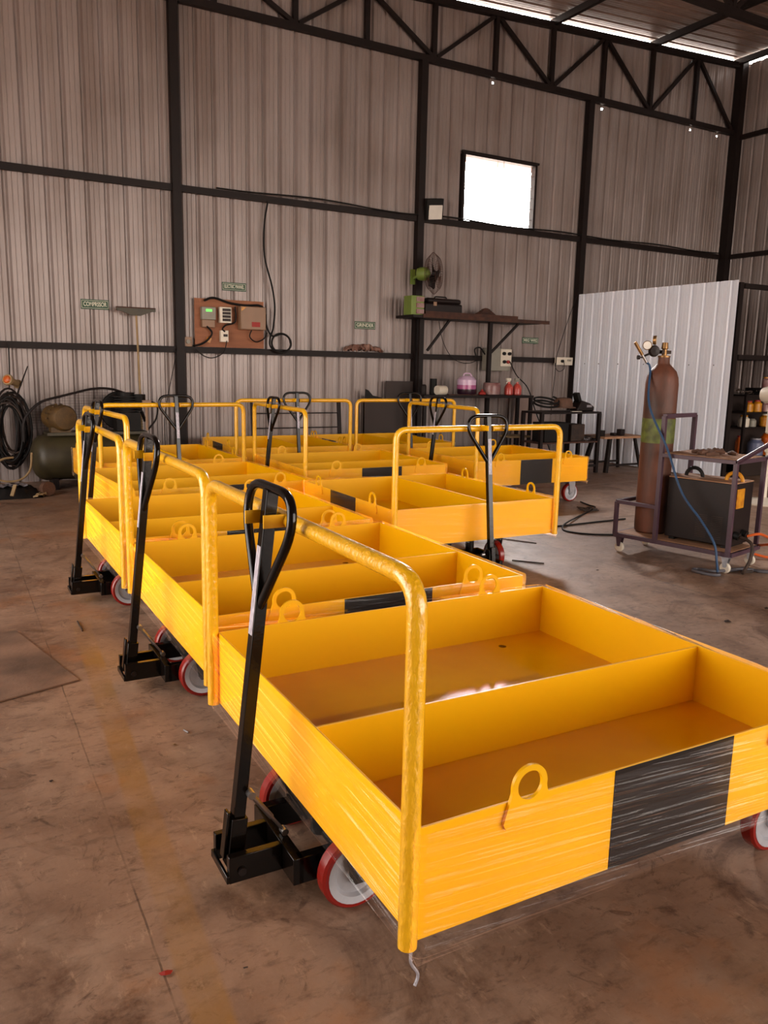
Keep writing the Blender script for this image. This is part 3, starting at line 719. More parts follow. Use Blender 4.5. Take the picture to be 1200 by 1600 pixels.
def blades(c0, ax, u, w, R, n=3):
    m = MB(); m.lathe([(.0, -.02), (.04, -.02), (.04, .03), (.0, .045)], c0 + ax * .05, ax, 16)
    for k in range(n):
        a = 2 * PI * k / n + .4; d = u * math.cos(a) + w * math.sin(a); t_ = ax.cross(d)
        vs = []
        for rr, ww in ((.03, .025), (.12, .075), (R * .8, .10), (R, .05)):
            vs += [c0 + ax * .05 + d * rr - t_ * ww - ax * .025, c0 + ax * .05 + d * rr + t_ * ww * .8 + ax * .025]
        m.add(vs, [(0, 1, 3, 2), (2, 3, 5, 4), (4, 5, 7, 6)])
    return m
o = obj('blade_set', blades(c0, ax, u, w, .23), M_rubber, fan); o.modifiers.new('t', 'SOLIDIFY').thickness = .003

# starter box
e = thing('starter_box', 'grey motor starter box with switches on the post under the wall shelf', 'enclosure', (7.50, 9.80, 1.525))
obj('enclosure', MB().box((-.04, 0, 0), (.44, .12, .33)), M_greyb, e, bevel=.006); obj('face_plate', MB().box((.09, -.065, .03), (.20, .012, .25)), M_white, e, bevel=.004)
for dx, dz, mm in ((.04, .09, M_rubber), (.14, .09, M_rubber), (.05, -.03, M_rubber), (.12, -.03, M_redp)): obj('switch_knob', MB().cyl((dx, -.07, dz), (dx, -.10, dz), .025, seg=12), mm, e)
cable('starter_cable', [(7.64, 9.70, 1.50), (7.70, 9.60, 1.3), (7.80, 9.45, 1.12), (7.84, 9.30, .8), (7.95, 9.2, .45), (8.0, 9.1, .2)], .008, M_rubber, 'black lead running down from the starter box past the bench')
cable('shelf_wire', [(6.45, 9.85, 2.04), (6.50, 9.83, 1.8), (6.62, 9.83, 1.6), (6.75, 9.80, 1.49), (6.95, 9.80, 1.46), (7.1, 9.81, 1.50)], .005, M_rubber, 'thin wire drooping under the wall shelf')
cable('starter_loop', [(7.10, 9.80, 1.54), (7.05, 9.79, 1.66), (7.15, 9.79, 1.69), (7.24, 9.79, 1.60), (7.30, 9.79, 1.64)], .010, M_rubber, 'cable loop left of the starter box')

# socket
e = thing('socket_board', 'white socket board at the edge of the white partition', 'socket', (8.80, 9.82, 1.53))
obj('plate', MB().box((0, 0, 0), (.33, .05, .12)), M_white, e, bevel=.004); obj('plug', MB().cyl((-.06, -.025, 0), (-.06, -.06, 0), .022), M_rubber, e)
m = MB()
for k in range(3): m.box((.06 + .03 * k, -.028, .015), (.018, .006, .03))
obj('switch_row', m, M_greyb, e)
cable('partition_wire', [(9.0, 9.82, 2.55), (8.86, 9.83, 2.2), (8.72, 9.83, 1.8), (8.63, 9.80, 1.58), (8.60, 9.78, 1.3), (8.55, 9.75, 1.0), (8.5, 9.7, .7)], .005, M_rubber, 'thin wire from the partition top past the socket board')
cable('plug_lead', [(8.74, 9.75, 1.53), (8.74, 9.73, 1.42), (8.66, 9.75, 1.37), (8.60, 9.77, 1.42), (8.58, 9.77, 1.5)], .005, M_rubber, 'short lead looping from the plug in the socket board')

# ------------------------------------------------------------------ bench along the wall
e = thing('work_bench', 'dark steel work bench below the wall shelf', 'bench', (0, 0, 0))
obj('bench_top', MB().box((6.80, 9.42, 1.0), (1.90, .36, .035)), M_steel, e, smooth=False)
for x, y in ((5.88, 9.27), (7.72, 9.27), (5.88, 9.57), (7.72, 9.57)): obj('leg', MB().box((x, y, .491), (.045, .045, .982)), M_steel, e, smooth=False)
obj('cross_bar', MB().bar((5.9, 9.57, .25), (7.7, 9.57, .25), .03), M_steel, e, smooth=False)
zb = 1.0185
e = thing('plastic_jug', 'translucent jug of pink liquid with dark bottom on the bench', 'jug', (6.67, 9.42, zb))
obj('body', MB().lathe([(.10, 0), (.13, .02), (.135, .10), (.135, .21), (.10, .25), (.04, .27)], seg=20), M_pinkl, e)
obj('liquid', MB().lathe([(.136, .08), (.1372, .08), (.1372, .14), (.136, .14)], seg=20), M_pink, e); obj('sediment', MB().lathe([(.09, .001), (.127, .012), (.1375, .03), (.1378, .082), (.13, .084)], seg=20), M_darkl, e)
obj('handle', MB().tube(fillet([(-.06, 0, .25), (-.05, 0, .30), (.06, 0, .30), (.09, 0, .24)], .03), .010), M_pinkl, e)
e = tag(obj('clear_jar', MB().lathe([(.10, 0), (.125, .01), (.13, .12), (.12, .17), (.115, .175)], (7.11, 9.42, zb), seg=20), M_jar), 'squat smoky jar on the bench right of the jug', 'jar')
e = tag(obj('red_knob_valve', MB().lathe([(.03, 0), (.06, .01), (.05, .04), (.02, .06), (.015, .08)], (6.90, 9.36, zb), seg=14), M_redp), 'small dark red valve between jug and jar on the bench', 'valve')
for i, (x, lab) in enumerate(((7.405, 'spray bottle with pale yellow trigger on the bench'), (7.56, 'spray bottle with grey trigger nearest the bench end'))):
    e = thing('spray_bottle', lab, 'bottle', (x, 9.40, zb), 0, 'spray bottles on the bench')
    obj('body', MB().lathe([(.055, 0), (.066, .01), (.066, .10), (.05, .14), (.022, .165), (.02, .19)], seg=16), (M_redb, M_redb)[i], e)
    m = MB(); m.box((-.01, 0, .225), (.075, .03, .035)); m.bar((.0, 0, .21), (-.05, 0, .17), .012); m.cyl((0, 0, .185), (0, 0, .21), .02); obj('trigger', m, (M_white, M_greyb)[i], e)
tag(obj('tall_dark_can', MB().lathe([(.045, 0), (.05, .01), (.05, .215), (.045, .22)], (6.13, 9.45, zb), seg=16), M_rubber), 'tall black can at the left of the bench', 'can')
tag(obj('brown_bottle', MB().lathe([(.038, 0), (.042, .01), (.042, .12), (.03, .14)], (5.97, 9.45, zb), seg=16), M_steel), 'short brown bottle at the left end of the bench', 'bottle')
m = MB(); m.lathe([(.03, -.08), (.062, -.078), (.065, -.05), (.065, .05), (.062, .078), (.03, .08)], (6.20, 9.36, zb + .065), (1, .15, 0), 18)
tag(obj('paper_roll', m, M_white), 'white roll lying on the bench', 'roll')
tag(obj('flat_bar', MB().box((6.55, 9.33, zb + .006), (.5, .04, .012)), M_rust), 'rusty flat bar lying on the bench front edge', 'bar')

# sheets against the wall
def lean(name, x0, x1, z1, y0, th, mt, label, cat, tilt=.05):
    R = Matrix.Rotation(-tilt, 3, 'X')
    return tag(obj(name, MB().box(((x0 + x1) / 2, y0, z1 / 2 + .002), (x1 - x0, th, z1), R=R), mt, smooth=False), label, cat)
lean('steel_sheet', 5.58, 6.02, 1.19, 9.80, .006, M_darkbr, 'taller dark brown sheet leaning by the second column', 'sheet', .02)
lean('steel_sheet', 5.20, 5.99, .93, 9.71, .006, M_darkbr, 'wider dark brown sheet leaning behind the far trolley', 'sheet', .02)
tag(obj('curved_offcut', MB().prism([(0, 0), (.30, 0), (.26, .03), (.12, .06), (.05, .13), (0, .15)], (5.22, 9.74, .935), (1, 0, 0), (0, 0, 1), (0, 1, 0), .006), M_rubber), 'curved black offcut resting on the wider brown sheet', 'offcut')
e = thing('ladder_rack', 'thin dark steel ladder rack leaning on the wall below the board', 'rack', (0, 0, 0))
for x in (3.62, 4.86): obj('upright', MB().bar((x, 9.74, .005), (x, 9.83, .95), .05 if x > 4 else .025, .025), M_steel, e, smooth=False)
for z in (.94, .76, .57, .3): obj('rung', MB().bar((3.62, 9.74 + .09 * z, z), (4.86, 9.74 + .09 * z, z), .014), M_steel, e, smooth=False)
M_pale = mat('pale_board', (.56, .47, .43), .6, 0, (.5, .41, .37), 3, .5)
m = MB(); m.prism([(7.70, .0), (8.60, .0), (8.05, .98), (7.82, 1.0)], (0, 9.72, 0), (1, 0, 0), (0, 0, 1), (0, 1, 0), .012)
tag(obj('leaning_board', m, M_pale, smooth=False), 'pale tapering board leaning under the bench end', 'board')
e = thing('small_stool', 'low steel stool behind the right-hand trolley', 'stool', (7.22, 8.98, 0))
obj('seat', MB().box((0, 0, .46), (.36, .26, .025)), M_wood, e, bevel=.003)
for a, b in ((-1, -1), (1, -1), (-1, 1), (1, 1)): obj('leg', MB().bar((a * .18, b * .13, .0), (a * .15, b * .1, .45), .018), M_steel, e, smooth=False)

# side table with helmets
e = thing('side_table', 'dark two-tier steel table left of the white partition', 'table', (7.55, 8.40, 0))
obj('table_top', MB().box((0, 0, .83), (1.06, .42, .025)), M_steel, e, smooth=False); obj('lower_shelf', MB().box((0, 0, .43), (1.03, .42, .02)), M_rust, e, smooth=False)
for a, b in ((-1, -1), (1, -1), (-1, 1), (1, 1)): obj('leg', MB().box((a * .51, b * .19, .41), (.045, .045, .82)), M_steel, e, smooth=False)
obj('bottom_rail', MB().bar((-.5, -.19, .10), (.5, -.19, .10), .03), M_steel, e, smooth=False)
zt = .8435
cable('cable_coil', [(7.25 + .19 * math.cos(a), 8.38 + .12 * math.sin(a) , zt + .03 + .02 * a / 3 + .05 * (1 + math.sin(a))) for a in [k * PI / 6 for k in range(26)]], .014, M_rubber, 'black cable coil heaped on the two-tier table', n=3)
m = MB(); m.lathe([(.17, 0), (.165, .012), (.13, .015), (.125, .09), (.10, .125), (.0, .14)], (7.53, 8.36, zt + .05), (0, 0, 1), 20)
tag(obj('leather_cap', m, M_cap), 'brown cap-shaped leather hood on the two-tier table', 'hood')
e = thing('welding_mask', 'black welding mask with raised visor on the two-tier table', 'mask', (7.86, 8.37, zt))
m = MB(); m.prism([(-.14, 0), (.17, 0), (.18, .06), (.10, .11), (-.06, .15), (-.14, .02)], (0, -.08, 0), (1, 0, 0), (0, 0, 1), (0, 1, 0), .16); obj('shell', m, M_mach, e, bevel=.015)
obj('visor', MB().box((-.08, 0, .19), (.05, .1, .12), R=Matrix.Rotation(-.4, 3, 'Y')), M_rubber, e, bevel=.005); obj('window', MB().box((.08, -.082, .07), (.09, .004, .03)), M_plast, e)
tag(obj('paper_sheet', MB().box((7.66, 8.24, zt + .004), (.14, .06, .006), rz=-.3), M_white), 'white paper lying at the front edge of the two-tier table', 'paper')
m = MB(); m.box((7.33, 8.36, .57), (.42, .26, .26)); tag(obj('dark_crate', m, M_rubber, bevel=.01), 'black crate on the lower shelf of the two-tier table', 'crate')
m = MB(); m.box((7.74, 8.38, .555), (.24, .24, .23)); tag(obj('steel_box', m, M_junk, bevel=.01), 'small dark box beside the crate on the lower shelf', 'box')
def junk(name, c, sx, sy, h, n, mt, label, seed, cat='scrap'):
    r = random.Random(seed); m = MB()
    for k in range(n):
        a = Vector((c[0] + r.uniform(-sx, sx), c[1] + r.uniform(-sy, sy), c[2] + r.uniform(.008, h))); q = r.uniform(0, PI); l = r.uniform(.03, .10)
        m.bar(a, a + Vector((math.cos(q) * l, math.sin(q) * l, r.uniform(-.5, .5) * min(h, .02))), r.uniform(.01, .025), r.uniform(.008, .015))
    return tag(obj(name, m, mt, smooth=False), label, cat, kind='stuff')
junk('scrap_offcuts', (7.86, 8.33, .441), .15, .14, .06, 40, M_junk, 'loose metal offcuts on the lower shelf', 5)
junk('scrap_offcuts', (7.55, 8.36, .002), .4, .16, .08, 60, M_junk, 'loose scrap under the two-tier table', 6)
e = thing('trestle_table', 'low brown trestle table in front of the white partition', 'table', (8.50, 8.34, 0))
obj('table_top', MB().box((0, 0, .485), (.80, .44, .03)), M_deck, e, smooth=False)
for a, b in ((-1, -1), (1, -1), (-1, 1), (1, 1)): obj('leg', MB().bar((a * .34, b * .22, .0), (a * .24, b * .16, .47), .05 if a < 0 else .035), M_steel, e, smooth=False)
obj('stretcher', MB().bar((-.33, -.2, .10), (.33, -.2, .10), .025), M_steel, e, smooth=False); obj('stretcher', MB().bar((-.33, .2, .10), (.33, .2, .10), .025), M_steel, e, smooth=False)
for x, w_, h_, lab in ((8.16, .10, .08, 'dark steel block at the left of the trestle table'), (8.54, .09, .09, 'dark steel block at the right of the trestle table'), (8.40, .05, .04, 'small nut in the middle of the trestle table')):
    tag(obj('steel_block', MB().box((x, 8.26, .5005 + h_ / 2), (w_, .08, h_), rz=.2), M_steel, bevel=.006), lab, 'block')

# ------------------------------------------------------------------ storage rack behind the partition
rk = thing('storage_rack', 'dark open rack of jars and cans right of the white partition', 'rack', (9.58, 7.05, 0))
RW = 1.5
for z in (.28, .68, .885, 1.12): obj('shelf_board', MB().box((RW / 2, .22, z - .01), (RW, .36, .02)), M_steel, rk, smooth=False)
for x in (.02, RW - .02):
    for y in (.03, .41): obj('upright', MB().box((x, y, .56), (.035, .035, 1.12)), M_steel, rk, smooth=False)
obj('back_panel', MB().box((RW / 2, .425, .56), (RW, .006, 1.1)), M_darkbr, rk, smooth=False)
obj('base_panel', MB().box((RW / 2, .05, .13), (RW - .05, .006, .24)), M_darkbr, rk, smooth=False)
def can(name, x, z, r, h, mt, label, cat='jar', cap=None, y=7.18, group='jars and cans on the storage rack'):
    e = thing(name, label, cat, (9.58 + x, y, z), 0, group)
    obj('body', MB().lathe([(r * .9, 0), (r, h * .06), (r, h * .8), (r * .75, h * .9), (r * .6, h)], seg=16), mt, e)
    if cap: obj('cap', MB().cyl((0, 0, h), (0, 0, h + .02), r * .65, seg=14), cap, e)
can('paint_can', .22, .886, .065, .13, M_yjar, 'yellow can, leftmost on the top inner shelf of the rack', cap=M_redp)
can('paint_can', .40, .886, .065, .14, M_yjar, 'yellow and red can second from left on the top inner shelf', cap=M_redp)
can('paint_can', .58, .886, .060, .12, M_jar, 'red and pale can third from left on the top inner shelf', cap=M_white)
can('paint_can', .76, .886, .065, .13, M_yjar, 'yellow can beside the pedestal fan head', cap=M_redp)
can('plastic_tub', .15, .681, .075, .14, M_white, 'white tub at the left of the middle shelf', cap=M_yjar)
can('plastic_tub', .33, .681, .055, .11, M_greyb, 'grey tub beside the white tub on the middle shelf')
can('oil_can', .62, .681, .085, .155, M_yjar, 'yellow oil can on the middle shelf of the rack', cap=M_white)
can('plastic_tub', .85, .681, .060, .10, M_pinkl, 'pale pink tub on the middle shelf of the rack')
can('spray_can', .02 + .08, .281, .05, .26, M_ojar, 'orange spray can at the left of the lower shelf', cap=M_redp)
can('water_bottle', .45, .281, .11, .22, M_bluep, 'blue grey plastic bottle on the lower shelf', 'bottle', cap=M_plast)
can('plastic_tub', .70, .281, .09, .30, M_ojar, 'orange container beside the blue grey bottle')
can('plastic_tub', .92, .281, .06, .20, M_white, 'white cup on the lower shelf at the right', cap=M_rubber)
junk('small_parts', (9.9, 7.25, 1.121), .30, .12, .07, 40, M_junk, 'loose dark parts on top of the rack', 9, 'parts')
tag(obj('black_case', MB().box((10.33, 7.25, 1.165), (.75, .26, .09)), M_rubber, bevel=.01), 'flat black case on top of the rack', 'case')
can('glue_bottle', .60, 1.211, .055, .13, M_jar, 'purple bottle with yellow cap on the black case', 'bottle', cap=M_yjar, y=7.22)
can('glue_bottle', .70, 1.211, .06, .16, M_yjar, 'yellow topped bottle standing on the black case', 'bottle', cap=M_yjar, y=7.22)

# ------------------------------------------------------------------ welding cart, gas cylinder, welding machine
th_ = math.atan2(-.975, .2216)          # cart long axis
O_ = (4.64, 4.47, 0)
cart = thing('welding_cart', 'purple framed welding cart on casters at the right', 'cart', O_, th_)
# local: x = along the cart (towards the camera), y = across, to the right of the picture  -> +y of the rotated frame
def cy_(b): return b                    # helper, across coordinate
CL, CW = .92, .46
def cpt(s, b, z): return (s, b, z)
m = MB()
for b in (0, CW): m.bar((0, b, .14), (CL, b, .14), .03)
for s_ in (0, CL): m.bar((s_, 0, .14), (s_, CW, .14), .03)
obj('base_frame', m, M_purple, cart, smooth=False, bevel=.002)
obj('base_deck', MB().box((CL / 2, CW / 2, .152), (CL - .02, CW - .02, .012)), M_deck, cart, smooth=False)
m = MB(); m.bar((.0, 0, .14), (.0, 0, .40), .028); m.bar((0, 0, .40), (.33, 0, .40), .028); m.bar((.0, CW, .14), (.0, CW, .40), .028); m.bar((0, CW, .40), (.33, CW, .40), .028); m.bar((0, 0, .40), (0, CW, .40), .028)
obj('cylinder_guard', m, M_purple, cart, smooth=False, bevel=.002)
for b in (0, CW): obj('upright', MB().bar((.34, b, .14), (.34, b, 1.08), .03), M_purple, cart, smooth=False)
for b in (0, CW): obj('corner_post', MB().bar((.90, b, .14), (.90, b, .79), .028), M_purple, cart, smooth=False)
obj('top_rail', MB().bar((.34, 0, 1.08), (.34, CW, 1.08), .03), M_purple, cart, smooth=False)
m = MB()
for b in (0, CW): m.bar((.34, b, .795), (.90, b, .795), .028)
for s_ in (.34, .90): m.bar((s_, 0, .795), (s_, CW, .795), .028)
obj('shelf_frame', m, M_purple, cart, smooth=False, bevel=.002)
obj('shelf_board', MB().box((.62, CW / 2, .808), (.54, CW - .02, .010)), M_deck, cart, smooth=False)
obj('pull_handle', MB().tube(fillet([(.91, 0, .80), (1.22, 0, 1.02), (1.22, CW, 1.02), (.91, CW, .80)], .02), .016, 8), M_purple, cart)
for (a, b) in ((.03, .03), (.88, .03), (.03, CW - .03), (.88, CW - .03)):
    m = MB(); m.box((a, b, .120), (.07, .06, .006)); 
    for sd in (-1, 1): m.prism([(-.025, .118), (.025, .118), (.012, .045), (-.012, .045)], (a, b + sd * .019, 0), (1, 0, 0), (0, 0, 1), (0, 1, 0), .003)
    c = obj('caster', m, M_zinc if a > .5 else M_purple, cart)
    obj('wheel', MB().lathe([(.0, -.013), (.032, -.013), (.038, -.008), (.038, .008), (.032, .013), (.0, .013)], (a, b, .039), (0, 1, 0), 20), M_white, c)
Mc = Matrix.Translation(O_) @ Matrix.Rotation(th_, 4, 'Z')
def W3(s, b, z): return tuple(Mc @ Vector((s, b, z)))

cyl = thing('gas_cylinder', 'tall rusty brown gas cylinder with green band standing on the cart', 'gas cylinder', W3(.165, .235, .158))
RC = .122
obj('shell', MB().lathe([(RC - .02, 0), (RC - .003, .015), (RC, .05), (RC, 1.15), (RC - .006, 1.20), (RC - .022, 1.245), (RC - .05, 1.275), (.052, 1.295), (.045, 1.305), (.042, 1.355)], seg=40), M_gas, cyl)
tag(obj('colour_band', MB().lathe([(RC + .0008, .705), (RC + .0012, .71), (RC + .0012, .885), (RC + .0008, .89)], seg=40), M_gband, cyl), 'green painted band')
obj('valve', MB().lathe([(.046, 1.35), (.046, 1.362), (.02, 1.365), (.018, 1.41), (.026, 1.415), (.022, 1.46)], seg=16), M_brass, cyl)
M2 = MB(); M2.bar((-.04, 0, 1.39), (.06, 0, 1.39), .025); obj('outlet', M2, M_junk, cyl)
cc = Vector(W3(.165, .235, .158))
vr = Vector((math.cos(-.518), math.sin(-.518), 0))   # across the view
vf = Vector((math.sin(.518), math.cos(.518), 0))
reg = thing('gas_regulator', 'brass and black regulator with two gauges on the gas cylinder valve', 'regulator', tuple(cc + Vector((0, 0, 1.39))))
obj('inlet', MB().cyl(-vr * .02, -vr * .09, .014), M_junk, reg)
obj('regulator_body', MB().lathe([(.0, -.03), (.034, -.028), (.044, 0), (.034, .03), (.0, .035)], -vr * .09 - vf * .03 + Vector((0, 0, .005)), -vf, 20), M_mach, reg)
for gx, gz, ax_ in ((-.143, .046, (-vf * .9 - vr * .3).normalized()), (-.092, .085, (vr * .9 - vf * .4).normalized())):
    g = MB(); g.lathe([(.0, -.013), (.032, -.010), (.035, .010), (.031, .014)], vr * gx - vf * .03 + Vector((0, 0, gz)), ax_, 20)
    go = obj('gauge', g, M_brass, reg)
    obj('gauge_dial', MB().lathe([(.0, .0142), (.029, .0142), (.029, .0155), (0, .0155)], vr * gx - vf * .03 + Vector((0, 0, gz)), ax_, 20), M_glassl, go)
    g = MB(); 
flow0 = vr * -.238 - vf * .03 + Vector((0, 0, .068)); flow1 = vr * -.138 - vf * .03 + Vector((0, 0, -.082))
obj('flow_tube', MB().cyl(flow0, flow0.lerp(flow1, .62), .012), M_brass, reg); obj('flow_fitting', MB().cyl(flow0.lerp(flow1, .62), flow1, .010), M_strutg, reg)
m = MB(); m.cyl(-vr * .09 - vf * .03, flow0.lerp(flow1, .7), .008); m.lathe([(0, 0), (.016, 0), (.016, .02), (0, .02)], flow0.lerp(flow1, .75) + vr * -.03, -vr, 12); m.cyl(flow0.lerp(flow1, .75), flow0.lerp(flow1, .75) - vr * .03, .006); obj('needle_valve', m, M_mach, reg)
hp = cc + Vector((0, 0, 1.39)) + flow1
def Wp(s, b, z): return Vector(W3(s, b, z))
cable('gas_hose', [hp, hp + Vector((0, 0, -.05)) + vr * .03, Wp(.22, -.02, 1.15), Wp(.40, -.04, .85), Wp(.55, -.06, .55), Wp(.72, -.06, .36), Wp(.83, -.07, .22), Wp(.86, -.07, .10), Wp(.87, -.06, .015)], .0085, M_blue, 'blue gas hose hanging from the regulator across the cart', 'hose', n=10)
wm = thing('welding_machine', 'black box-shaped welding machine on the lower deck of the cart', 'welding machine', W3(.61, .255, .158), th_)
obj('casing', MB().box((0, 0, .245), (.50, .31, .45)), M_mach, wm, bevel=.006)
obj('top_cover', MB().box((0, 0, .473), (.50, .31, .008)), M_deck, wm, bevel=.002)
lv = MB()
for bx in (.03, .145):
    for k in range(13): lv.box((bx + .0, -.157, .06 + k * .0135), (.085, .003, .004))
obj('vent_louvres', lv, M_junk, wm, smooth=False)
obj('carry_handle', MB().tube([(-.13 + .065 * math.cos(a), 0, .475 + .065 * math.sin(a)) for a in [PI * k / 10 for k in range(11)]], .014, 8), M_rubber, wm)
obj('carry_handle', MB().tube([(.175 + .06 * math.cos(a), 0, .475 + .06 * math.sin(a)) for a in [PI * k / 10 for k in range(11)]], .014, 8), M_yjar, wm)
tag(obj('control_panel', MB().box((.252, -.05, .36), (.004, .12, .14)), M_yjar, wm, smooth=False), 'yellow control panel')
for b in (-.09, .03): obj('socket', MB().cyl((.25, b, .10), (.29, b, .09), .028), M_rubber, wm)
for a in (-.2, .2):
    obj('foot', MB().box((a, 0, .010), (.04, .28, .018)), M_rubber, wm)
# gloves
m = MB(); r = random.Random(12)
for k in range(12):
    p = Wp(.58 + r.uniform(0, .20), .18 + r.uniform(-.08, .1), .824 + r.uniform(0, .02)); a = r.uniform(0, PI)
    m.tube([p, p + Vector((math.cos(a) * .05, math.sin(a) * .05, .005)), p + Vector((math.cos(a) * .09, math.sin(a) * .09, -.002))], .013, 8, radii=[.010, .018, .011])
tag(obj('work_gloves', m, M_cap), 'dark leather work gloves lying on the cart shelf', 'gloves')
# clamp and cables at the machine front
cable('earth_cable', [Wp(.90, .17, .25), Wp(1.0, .14, .22), Wp(1.02, .10, .12), Wp(1.0, .06, .03), Wp(.97, .12, .012), Wp(1.0, .2, .012)], .012, M_junk, 'brown cable hanging from the welding machine front')
cable('welding_cable', [Wp(.90, .29, .24), Wp(.98, .34, .26), Wp(1.05, .38, .20), (5.40, 3.90, .08), (5.55, 3.78, .014), (5.75, 3.70, .012), (6.1, 3.66, .012)], .010, M_orange, 'orange cable trailing from the welding machine to the right', n=8)
cable('floor_hose', [Wp(.87, -.06, .012), Wp(.90, -.1, .012), Wp(.84, -.14, .012), Wp(.72, -.12, .012), Wp(.72, -.05, .012), Wp(.85, -.07, .026), (4.98, 3.62, .012), (5.08, 3.62, .012), (5.12, 3.50, .012), (5.25, 3.45, .012), (5.5, 3.5, .012), (5.9, 3.48, .012)], .011, M_greyc, 'grey hose looped on the floor beside the cart caster', 'hose', n=8)
cable('twisted_lead', [(4.92, 3.66, .011), (5.02, 3.60, .018), (5.12, 3.54, .011), (5.20, 3.44, .018), (5.36, 3.44, .011), (5.6, 3.46, .011), (5.95, 3.44, .011)], .010, M_greyc, 'second grey lead twisted with the floor hose', n=8)
cable('floor_cable', [(4.3, 5.42, .009), (4.84, 5.40, .009), (5.3, 5.41, .009), (5.75, 5.42, .009), (5.78, 5.3, .3), (5.74, 5.25, .45)][:4] + [], .008, M_rubber, 'black cable running straight over the floor behind the cart')
cable('floor_cable', [(6.05, 6.35, .008), (5.98, 6.15, .008), (5.92, 6.0, .010), (5.5, 5.75, .008), (5.0, 5.42, .024), (4.84, 5.28, .009), (4.82, 5.14, .009), (4.92, 5.0, .009), (5.15, 4.88, .009), (5.35, 4.80, .009)], .008, M_rubber, 'black cable bending sharply on the floor between trolley and cart', n=8)
junk('dark_debris', (5.78, 5.92, .0), .10, .06, .02, 16, M_junk, 'dark debris on the floor at the cable', 21, 'debris')

# pedestal fan
pf = thing('pedestal_fan', 'off-white pedestal fan at the right edge behind the cart', 'fan', (7.95, 5.52, 0))
obj('base', MB().lathe([(.24, 0), (.245, .015), (.20, .035), (.06, .05), (.035, .07)], seg=32), M_white, pf)
obj('pole', MB().cyl((0, 0, .05), (0, 0, .60), .030, .026), M_white, pf); obj('collar', MB().lathe([(.034, .56), (.042, .57), (.042, .63), (.03, .64)], seg=16), M_white, pf)
obj('rod', MB().cyl((0, 0, .60), (0, 0, .82), .010), M_white, pf); obj('control_box', MB().box((.03, 0, .91), (.13, .10, .30)), M_white, pf, bevel=.02)
fa = (vr * .55 - vf * .83).normalized(); u = fa.orthogonal().normalized(); w = fa.cross(u)
hc = Vector((.03, 0, 1.18)) ; obj('motor', MB().lathe([(.03, -.16), (.075, -.15), (.088, -.10), (.088, .0), (.06, .03)], hc, fa, 20), M_white, pf)
m = MB(); cage(m, hc + fa * .10, fa, u, w, .23, .05, (-.06, .10), 40, .002); obj('cage', m, M_white, pf)
o = obj('blade_set', blades(hc + fa * .06, fa, u, w, .18), M_bluep, pf); o.modifiers.new('t', 'SOLIDIFY').thickness = .003
cable('fan_lead', [(8.02, 5.50, .75), (8.06, 5.44, .5), (8.02, 5.36, .25), (8.10, 5.3, .02), (8.4, 5.2, .008)], .005, M_white, 'thin white lead hanging from the pedestal fan')

# ------------------------------------------------------------------ compressor corner
cp = thing('air_compressor', 'dusty olive air compressor with belt guard against the far wall', 'compressor', (.95, 9.38, 0))
tk = [(0.0, -.01), (.10, 0), (.18, .03), (.235, .08), (.25, .14), (.25, 1.16), (.235, 1.22), (.18, 1.27), (.10, 1.30), (0, 1.31)]
obj('tank', MB().lathe(tk, (0, 0, .34), (1, 0, 0), 32), M_olive, cp)
for x in (.22, 1.05): obj('tank_foot', MB().box((x, 0, .06), (.06, .34, .12)), M_steel, cp, smooth=False)
obj('mounting_plate', MB().box((.68, 0, .60), (1.05, .34, .03)), M_olive, cp, smooth=False)
m = MB(); m.lathe([(.06, -.16), (.13, -.15), (.14, -.10), (.14, .12), (.12, .15), (.05, .16)], (.30, -.03, .77), (.35, -1, 0), 24)
for k in range(10):
    a = PI * k / 9; m.bar((.30 + .145 * math.cos(a), -.03 + .1, .77 + .145 * math.sin(a)), (.30 + .145 * math.cos(a), -.15, .77 + .145 * math.sin(a)), .01)
m.box((.30, -.03, .64), (.2, .2, .06)); obj('motor', m, M_motor, cp)
m = MB(); m.box((1.02, 0, .72), (.26, .22, .2)); 
for k in range(7): m.box((1.02, 0, .84 + k * .026), (.30, .26, .010))
m.cyl((1.02, 0, .8), (1.02, 0, 1.04), .09); m.lathe([(.02, -.03), (.21, -.03), (.22, 0), (.21, .03), (.02, .03)], (.98, .17, .83), (0, 1, 0), 28); m.cyl((1.16, -.02, .9), (1.16, -.02, 1.02), .07)
obj('pump', m, M_rubber, cp)
g = MB(); gp = fillet([(-.05, .16, .50), (-.05, .16, .74), (.12, .16, .93), (.70, .16, 1.08), (.90, .16, 1.08), (1.16, .16, .98), (1.26, .16, .70)], .10, 5)
g.tube(gp, .013, 8); g.tube([p + Vector((0, -.07, 0)) for p in gp], .008, 8)
obj('belt_guard_frame', g, M_steel, cp)
g = MB()
def gtop(x):
    for a, b in zip(gp, gp[1:]):
        if min(a.x, b.x) <= x <= max(a.x, b.x) and abs(b.x - a.x) > 1e-5: return a.z + (b.z - a.z) * (x - a.x) / (b.x - a.x)
    return .7
for k in range(44):
    x = -.03 + k * .0285; g.tube([(x, .165, .62), (x, .165, gtop(x))], .0016, 4, cap=False)
for k in range(15):
    z = .64 + k * .03; xs_ = [x for x in [-.04 + .02 * q for q in range(65)] if gtop(x) > z]
    if xs_: g.tube([(xs_[0], .166, z), (xs_[-1], .166, z)], .0016, 4, cap=False)
obj('belt_guard_mesh', g, M_steel, cp)
m = MB(); m.cyl((1.22, -.1, .62), (1.22, -.1, .92), .015); m.box((1.22, -.1, .94), (.10, .05, .035)); obj('pressure_switch', m, M_beige, cp)
obj('pipe', MB().tube(smooth_path([(1.27, -.1, .94), (1.34, -.1, .9), (1.33, -.08, .75), (1.24, -.05, .62)]), .010), M_rubber, cp)
obj('belt_cover', MB().box((.52, -.2, .50), (.10, .03, .04), rz=.1), M_beige, cp)
m = MB(); r = random.Random(4)
